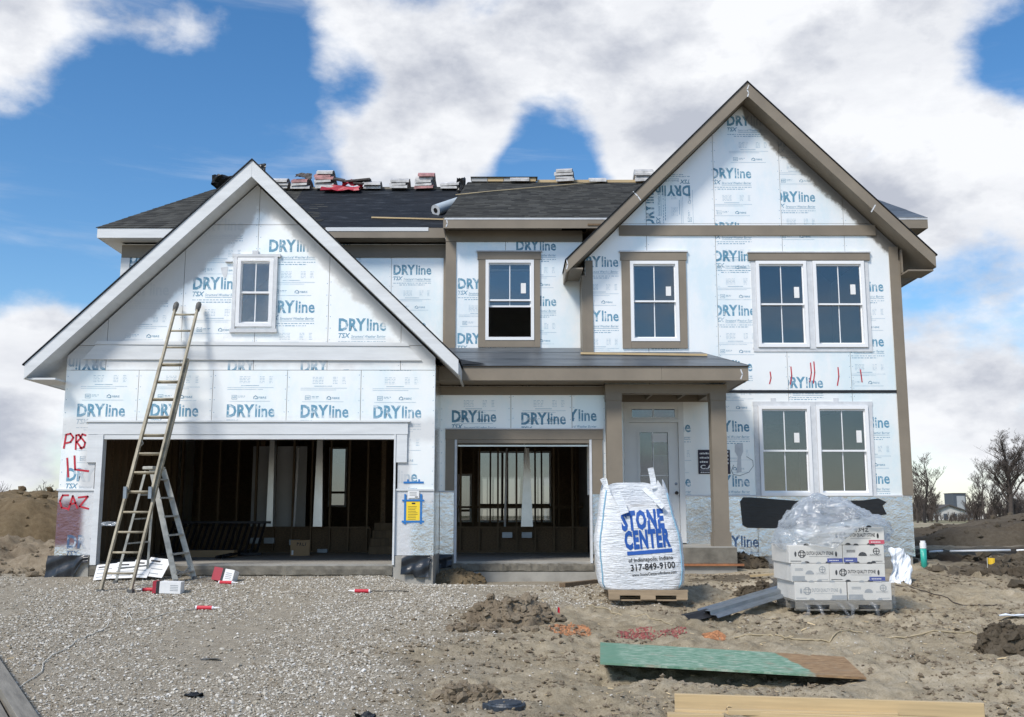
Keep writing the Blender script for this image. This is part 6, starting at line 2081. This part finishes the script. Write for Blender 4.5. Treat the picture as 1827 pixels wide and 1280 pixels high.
# white sheeting
crumple('white_sheet', GP(1345, 1006, .06), .36, .14, .16, M['sheet_white'], 'crumpled white plastic lying on the soil below the foil wall', 'plastic sheet', seed=31, n_=9)
ws = GP(1606, 1046)
crumple('white_sheet', Vector((ws.x + .02, ws.y + .05, ws.z + .17)), .16, .30, .12, M['sheet_white'], 'white sheeting slumped against the side of the carton pallet', 'plastic sheet', seed=33, n_=10, rot=(R(62), R(18), R(8)))
crumple('white_sheet', GP(1815, 1110, .04), .22, .04, .03, M['sheet_white'], 'white plastic strip half covered by soil at the right', 'plastic sheet', seed=35, n_=5)
sp0, sp1 = GP(1340, 1032, .03), GP(1402, 1029, .06)
m = MB(); m.add([(0, -.03, 0), (.42, -.045, 0), (.55, 0, 0), (.42, .045, 0), (0, .03, 0), (0, -.03, .03), (.42, -.045, .03), (.55, 0, .02), (.42, .045, .03), (0, .03, .03)], [(4, 3, 2, 1, 0), (5, 6, 7, 8, 9), (0, 1, 6, 5), (1, 2, 7, 6), (2, 3, 8, 7), (3, 4, 9, 8), (4, 0, 5, 9)])
o = m.build('wood_stake', M['pale_oak']); o.location = sp0; o.rotation_euler = (0, R(-3), math.atan2(sp1.y - sp0.y, sp1.x - sp0.x)); tag(o, 'pointed pale wood stake lying on the dirt before the porch', 'stake')
o = plank(GP(1003, 1046, .01), GP(1066, 1043, .03), .10, .06, 'mossy brown timber offcut near the sack pallet', 'osb', 'timber_offcut', None, 'timber')
o = plank(GP(975, 1256, .005), GP(1018, 1266, .01), .03, .02, 'thin bark strip on the dirt by the lid', 'old_wood', 'bark_strip', None, 'bark')
# splinters of wood
rr = random.Random(19)
m = MB()
spots = [(1302, 1088), (1340, 1050), (1380, 1108), (1372, 1062), (1445, 1130), (1455, 1118), (1430, 1125), (1290, 1040), (1540, 1110), (1690, 1125), (1655, 1099), (1712, 1128), (1600, 1098), (1085, 1237), (1100, 1248), (970, 1075), (975, 1070), (1460, 1140), (1390, 1112), (1360, 1155), (1530, 1168), (20, 1160), (12, 1180), (1780, 1180), (1650, 1180), (1620, 1220)]
for px, py in spots:
    p = GP(px, py, .012); a_ = rr.uniform(0, 6.28); L_ = rr.uniform(.04, .12)
    m.bar(p, p + Vector((math.cos(a_) * L_, math.sin(a_) * L_, rr.uniform(.0, .03))), rr.uniform(.008, .018), .008)
for _ in range(260):
    p = GP(rr.uniform(960, 1820), rr.uniform(1050, 1275), .010); a_ = rr.uniform(0, 6.28); L_ = rr.uniform(.015, .06)
    m.bar(p, p + Vector((math.cos(a_) * L_, math.sin(a_) * L_, rr.uniform(.0, .01))), rr.uniform(.004, .009), .004)
tag(m.build('wood_splinters', M['straw']), 'pale wood splinters and straw scattered over the dirt', 'splinters', kind='stuff')

# marking paint on the dirt
def paint_patch(name, px0, px1, py0, py1, mat, label, seed, dens=.62):
    q = random.Random(seed); m = MB()
    nx_, ny_ = 60, 22
    for i in range(nx_):
        for j in range(ny_):
            u, v = (i + .5) / nx_, (j + .5) / ny_
            e = 1 - ((u * 2 - 1) ** 4 + (v * 2 - 1) ** 4) + .5 * float(fbm(u * 7 + seed, v * 5, 1.3, 3))
            if e < .15 or q.random() > dens * min(1, e + .35): continue
            p = GP(px0 + (px1 - px0) * u, py0 + (py1 - py0) * v, .010)
            s = .010
            m.add([(p.x - s, p.y - s * 2, gz(p.x - s, p.y - s * 2) + .004), (p.x + s, p.y - s * 2, gz(p.x + s, p.y - s * 2) + .004), (p.x + s * q.uniform(.4, 1.2), p.y + s * 2, gz(p.x, p.y + s * 2) + .004), (p.x - s, p.y + s * 1.4, gz(p.x - s, p.y + s) + .004)], [(0, 1, 2, 3)])
    return tag(m.build(name, mat), label, 'paint mark')
paint_patch('paint_mark', 972, 1056, 1118, 1133, M['paint_orange'], 'wide orange spray mark on the dirt beside the soil heap', 3, .38)
paint_patch('paint_mark', 1252, 1296, 1128, 1139, M['paint_orange'], 'small orange spray mark on the dirt near the flashing', 5, .4)
for i, (xa, xb, ya, yb) in enumerate(((1100, 1165, 1121, 1133), (1158, 1226, 1126, 1139))):
    paint_patch('paint_mark', xa, xb, ya, yb, M['paint_red'], ['faded red spray mark on the dirt nearest the sack pallet', 'faded red spray mark between the first red one and the flashing'][i], 7 + i, .2)
# survey flags
def flag(px, py, hgt, mat, label, dx=.12):
    p = GP(px, py)
    t = thing('marker_flag', label, 'flag', tuple(p))
    MB().tube([(0, 0, -.05), (.01, 0, hgt)], .005, 5).build('wire', M['cord'], t, local=True)
    m = MB(); vv = []
    for i in range(5):
        u = i / 4
        vv += [(.01 + u * dx, .015 * math.sin(u * 5), hgt - .005 - .01 * u), (.01 + u * dx, .015 * math.sin(u * 5 + .6), hgt - .10 - .02 * math.sin(u * 4))]
    m.add(vv + [(a, b + .002, c_) for a, b, c_ in vv], [(2 * i, 2 * i + 1, 2 * i + 3, 2 * i + 2) for i in range(4)] + [(10 + 2 * i, 12 + 2 * i, 13 + 2 * i, 11 + 2 * i) for i in range(4)])
    m.build('cloth', mat, t, local=True)
flag(1762, 1022, .36, M['yellow_flag'], 'small yellow marker flag on a wire in the dark soil')
flag(993, 1107, .12, M['red'], 'tiny red marker flag at the edge of the soil heap', .03)
t = thing('standpipe', 'teal plastic drain pipe with a white cap at the house corner', 'pipe', (7.66, 2.30, gz(7.66, 2.30)))
MB().tube([(0, 0, -.1), (0, 0, .33)], .055, 16).build('pipe', M['teal'], t, local=True, smooth=True)
MB().tube([(0, 0, .3305), (0, 0, .43)], .058, 16).build('collar', M['white_plastic'], t, local=True); MB().tube([(0, 0, .4305), (0, 0, .47)], .045, 16).build('cap', M['white_plastic'], t, local=True)
for i, (a_, b_, lab) in enumerate(((1658, 1682, 'short white plastic pipe lying on dark soil next to the house corner'), (1695, 1803, 'long white plastic pipe lying before the dark soil bank'), (1814, 1850, 'white plastic pipe end reaching out past the yellow flag'))):
    p, q_ = GP(a_, 986 - i * .9), GP(b_, 985 - i * 1.1)
    p.y = q_.y = 4.6; p.x = U(a_, 985, 4.6)[0]; q_.x = U(b_, 985, 4.6)[0]
    zz = U(a_, 985 - i * 1.2, 4.6)[1]
    tag(MB().tube([(p.x, p.y, zz), (q_.x, q_.y, zz + .02)], .022, 8).build('white_pipe', M['white_plastic'], smooth=True), lab, 'pipe', 'white pipes by the soil bank')

# ------------------------------------------------------------------ soil heaps
def heap(name, cx, cy, rx, ry, h, mat, label, n_=90, rough=.35, flat=2.4, seed=1, clod=.05):
    u = np.linspace(-1, 1, n_); A_, B_ = np.meshgrid(u, u, indexing='ij')
    X_, Y_ = cx + A_ * rx * 1.15, cy + B_ * ry * 1.15
    rad = (np.abs(A_ * 1.15) ** flat + np.abs(B_ * 1.15) ** flat) ** (1 / flat)
    rad = rad + .28 * fbm(X_ + seed * 7, Y_, 1.4 / min(rx, ry), 4)
    s = np.clip(1 - rad, 0, 1); s = s / (s + .22) * 1.22
    sc = 2.2 / min(rx, ry)
    Z_ = gheight(X_, Y_) - .03 + h * s * (1 + rough * 1.1 * fbm(X_ + seed * 3, Y_, sc, 4, .5) + rough * .25 * np.abs(fbm(X_, Y_ + seed, sc * 3.0, 3, .5)))
    Z_ = np.where(s <= 0, gheight(X_, Y_) - .06, Z_)
    V_ = np.stack([X_.ravel(), Y_.ravel(), Z_.ravel()], 1)
    ii = (np.arange(n_ - 1)[:, None] * n_ + np.arange(n_ - 1)[None]).ravel()
    F_ = np.stack([ii, ii + n_, ii + n_ + 1, ii + 1], 1)
    o = npmesh(name, V_, F_, mat, smooth=True)
    kk = np.flatnonzero((s.ravel() > .08) & (RNG.random(s.size) < min(1.0, 900 / s.size)))
    if clod and len(kk):
        Pc = V_[kk] + np.array([0, 0, -.01])
        cl = rocks('clods', Pc, clod * (.25 + RNG.random(len(kk)) ** 4), mat, ICO, ICOF, .5, .75, .3)
        cl['kind'] = 'stuff'
        cl.parent = o
    return tag(o, label, 'soil heap')
heap('soil_bank', -15.0, 8.5, 6.6, 3.6, 1.55, M['dirt_tan'], 'long tan soil bank beside the garage corner', 220, .4, 4, 2, .14)
heap('soil_bank', 20.5, 15.0, 9.0, 4.5, .86, M['dirt_dark'], 'broad dark soil bank in front of the bare trees', 220, .5, 2.6, 4, .11)
p = GP(912, 1116)
heap('soil_heap', p.x, p.y + .2, .60, .40, .20, M['clod'], 'small heap of brown soil on the edge of the gravel', 90, .9, 2, 7)
heap('soil_heap', 9.2, .9, 1.5, 1.0, .22, M['dirt_dark'], 'low dark spoil heap beside the house corner', 90, 1.0, 2, 9)
heap('soil_heap', 3.95, 1.55, .75, .42, .20, M['dirt_dark'], 'dark soil heap piled against the porch slab', 70, .9, 2, 11)
p = GP(1822, 1160); heap('soil_heap', p.x + .1, p.y + .1, .55, .4, .24, M['dirt_dark'], 'dark soil heap over the end of the twine', 60, .9, 2, 13)
heap('soil_heap', -1.0, .75, .55, .38, .22, M['dirt_tan'], 'loose tan soil in the corner between the two garages', 60, .5, 2, 15, .03)
p = GP(830, 1246); heap('soil_heap', p.x, p.y + .1, .30, .16, .09, M['clod'], 'tiny heap of grey soil near the round lid', 50, 1.0, 2, 17)
p = GP(1370, 1062); heap('soil_heap', p.x, p.y + .1, .45, .25, .14, M['dirt_dark'], 'dark crumbly soil beside the flashing', 60, 1.0, 2, 19)
p = GP(60, 965); heap('soil_heap', -9.3, 2.6, 1.9, 1.2, .42, M['clod'], 'low clumpy soil at the foot of the tan bank', 80, .8, 2, 21)
def clods(n_, x0, x1, y0, y1, s0, s1, mat, label):
    x = RNG.uniform(x0, x1, n_); y = RNG.uniform(y0, y1, n_)
    k = fbm(x, y, 1.1, 3) > -.05
    k &= ~((x > -7.5) & (x < 7.55) & (y > 2.3))
    x, y = x[k], y[k]
    o = rocks('soil_clods', np.stack([x, y, gheight(x, y)], 1), s0 + (s1 - s0) * RNG.random(len(x)) ** 3.5, mat, ICO, ICOF, .45, .7, .3)
    return tag(o, label, 'soil', kind='stuff')
clods(5200, 7.6, 12.5, -1.6, 4.2, .015, .15, M['dirt_dark'], 'dark damp clods of dug soil by the yellow flag')
clods(900, -11.5, -7.7, .2, 4.2, .015, .12, M['clod'], 'clods of brown soil along the foot of the tan bank')
clods(700, 3.2, 5.4, .6, 2.0, .01, .08, M['dirt_dark'], 'dark clods of soil below the foil wall beside the porch')
p = GP(912, 1122); clods(500, p.x - .75, p.x + .75, p.y - .3, p.y + .6, .008, .06, M['clod'], 'clods of soil around the small heap on the gravel edge')

# ------------------------------------------------------------------ trees
def grow(seed, height, spread=1.0, levels=5, tr=.28, lean=0.0, start=.28, kids=(7, 4, 4, 3, 3), minr=.012):
    q = random.Random(seed)
    trunk, twigs = MB(), MB()
    def branch(p, d, L, r, lv):
        n_ = 4 if lv < 2 else 3
        pts, rad = [p], [r]
        dd = d.copy()
        for i in range(n_):
            dd = (dd + Vector((q.uniform(-1, 1), q.uniform(-1, 1), q.uniform(-.3, .6))) * (.10 if lv == 0 else .22)).normalized()
            pts.append(pts[-1] + dd * L / n_); rad.append(max(minr * .7, r * (1 - .55 * (i + 1) / n_)))
        (trunk if lv < 2 else twigs).tube(pts, rad, 6 if lv < 1 else (4 if lv < 3 else 3), cap=False)
        if lv >= levels: return
        k_ = kids[min(lv, len(kids) - 1)]
        for c_ in range(k_):
            f = (start + (1 - start) * (c_ + q.random()) / k_) if lv == 0 else q.uniform(.25, 1)
            i = min(n_ - 1, int(f * n_)); pp = pts[i].lerp(pts[i + 1], f * n_ - i)
            az = q.uniform(0, 6.283); out = Vector((math.cos(az), math.sin(az), 0))
            up = q.uniform(.45, 1.1) if lv == 0 else q.uniform(.1, .8)
            nd = (dd * .55 + out * spread * q.uniform(.5, 1) + Vector((0, 0, up * .6))).normalized()
            branch(pp, nd, L * q.uniform(.42, .68) * (1 - .25 * f if lv == 0 else 1), max(minr, rad[i] * q.uniform(.42, .62)), lv + 1)
        if lv == 0:
            branch(pts[-1], dd, L * .45, rad[-1], 1)
    branch(Vector((0, 0, -.3)), Vector((lean, 0, 1)).normalized(), height * .62, tr, 0)
    mz = max(max(v[2] for v in trunk.v), max([v[2] for v in twigs.v] or [0]))
    k_ = height / mz
    for b in (trunk, twigs): b.v = [(x * k_, y * k_, z * k_) for x, y, z in b.v]
    return trunk, twigs
def tree(px, dist, top_py, label, seed, **kw):
    x_ = (px - 913.5) / FPX * dist
    base = -.25
    ztop = CAM[2] + math.tan(math.atan((640 - top_py) / FPX) + PITCH) * dist
    t = thing('bare_tree', label, 'tree', (x_, dist - 17, base), group='bare trees beyond the soil bank')
    a, b = grow(seed, ztop - base, **kw)
    a.build('trunk', M['bark'], t, local=True, smooth=True)
    b.build('crown', M['twig'], t, local=True)
    return t
tree(1794, 135, 764, 'largest bare tree with a broad rounded crown', 5, spread=1.0, levels=5, tr=.42, kids=(15, 6, 5, 4, 3), minr=.014)
tree(1641, 120, 805, 'bare tree with a forked leaning trunk at the house corner', 8, spread=.75, levels=5, tr=.20, kids=(8, 4, 4, 3, 3), minr=.014, lean=.1)
tree(1662, 128, 850, 'small slender bare tree next to the forked one', 12, spread=.7, levels=4, tr=.13, kids=(8, 5, 4, 3), minr=.014)
tree(1746, 130, 818, 'tall thin bare tree leaning beside the largest one', 15, spread=.6, levels=5, tr=.16, kids=(7, 4, 4, 3, 2), minr=.014, start=.5, lean=-.1)
tree(1766, 140, 848, 'narrow bare tree between the thin and the largest one', 18, spread=.5, levels=4, tr=.14, kids=(8, 4, 4, 3), minr=.014)
tree(1728, 145, 868, 'low bushy bare tree behind the far white house', 21, spread=.8, levels=4, tr=.14, kids=(10, 5, 4, 3), minr=.016, start=.2)
tree(1822, 120, 835, 'bare tree at the edge in front of the largest one', 24, spread=.7, levels=4, tr=.2, kids=(9, 5, 4, 3), minr=.015)
tree(1628, 118, 840, 'thin bare tree half hidden by the house corner', 27, spread=.6, levels=4, tr=.12, kids=(8, 4, 4, 3), minr=.014)
tree(86, 62, 856, 'small bare sapling showing above the tan soil bank', 30, spread=.8, levels=3, tr=.06, kids=(12, 5, 4), minr=.012, start=.35)
tree(5, 70, 858, 'bare sapling at the far end of the tan soil bank', 33, spread=.8, levels=3, tr=.06, kids=(10, 5, 4), minr=.012, start=.4)
# the wood behind, one mass of brush
wm = MB()
q = random.Random(77)
VAR = [grow(100 + i, 4.5, spread=.7, levels=3, tr=.09, kids=(9, 5, 4), minr=.016, start=.05) for i in range(5)]
for i in range(150):
    dist = q.uniform(138, 175)
    px = q.choice((q.uniform(1690, 1900), q.uniform(1615, 1720), q.uniform(1690, 1900)))
    x_ = (px - 913.5) / FPX * dist
    s = q.uniform(.5, 1.15)
    if 1655 < px < 1720: s *= .35
    for b in VAR[i % 5]:
        wm.add([(x_ + v[0] * s * 1.2, dist - 17 + v[1] * s, -.3 + v[2] * s) for v in b.v], b.f)
tag(wm.build('far_wood', M['twig']), 'dark leafless brushwood massed beyond the soil bank', 'woods', kind='stuff')
# far buildings
def far_house(px0, px1, py_eave, py_peak, dist, label):
    x0, x1 = [(p_ - 913.5) / FPX * dist for p_ in (px0, px1)]
    zt = lambda py: CAM[2] + math.tan(math.atan((640 - py) / FPX) + PITCH) * dist
    y_ = dist - 17; ze, zp = zt(py_eave), zt(py_peak)
    t = thing('far_house', label, 'house', ((x0 + x1) / 2, y_, -.3))
    xm = x0 + (x1 - x0) * .42
    m = MB(); m.prism([(x0, -.5), (x1, -.5), (x1, ze), (xm, zp), (x0, ze + .3)], y_, y_ + 9); m.build('wall', M['far_siding'], t)
    m = MB(); m.hexa([(x0 - .4, y_ - .4, ze), (xm, y_ - .4, zp + .05), (xm, y_ + 9.4, zp + .05), (x0 - .4, y_ + 9.4, ze)], [(x0 - .4, y_ - .4, ze + .25), (xm, y_ - .4, zp + .3), (xm, y_ + 9.4, zp + .3), (x0 - .4, y_ + 9.4, ze + .25)])
    m.hexa([(xm, y_ - .4, zp + .05), (x1 + .4, y_ - .4, ze - .2), (x1 + .4, y_ + 9.4, ze - .2), (xm, y_ + 9.4, zp + .05)], [(xm, y_ - .4, zp + .3), (x1 + .4, y_ - .4, ze + .05), (x1 + .4, y_ + 9.4, ze + .05), (xm, y_ + 9.4, zp + .3)])
    m.build('roof', M['far_roof'], t)
    for k_ in (.28, .62):
        xx = x0 + (x1 - x0) * k_; MB().box(xx - .35, xx + .35, y_ - .06, y_ - .005, ze - 1.6, ze - .5).build('window', M['far_tower'], t)
far_house(1664, 1713, 912, 903, 190, 'pale gabled house far off among the bare trees')
far_house(1729, 1752, 922, 914, 200, 'small pale house far off, mostly behind thin trunks')
x0, x1 = [(p_ - 913.5) / FPX * 330 for p_ in (1694, 1716)]
zt = CAM[2] + math.tan(math.atan((640 - 881) / FPX) + PITCH) * 330
t = thing('far_tower_block', 'dark square block building standing far behind the trees', 'building', ((x0 + x1) / 2, 313, -.3))
MB().box(x0, x1, 313, 320, -.5, zt).build('wall', M['far_tower'], t)
MB().box(x0 + (x1 - x0) * .25, x1 - (x1 - x0) * .1, 312.9, 312.99, zt * .25, zt * .9).build('glazed_front', M['ink_grey'], t)
MB().box(x0 - .1, x1 + .1, 312.8, 320.2, zt, zt + .2).build('roof', M['far_roof'], t)
m = MB(); m.add([(14, 26, -.15), (22.5, 24, -.15), (30, 66, -.15), (14, 66, -.15)], [(0, 1, 2, 3)]); o = m.build('path', M['far_path']); o['kind'] = 'structure'
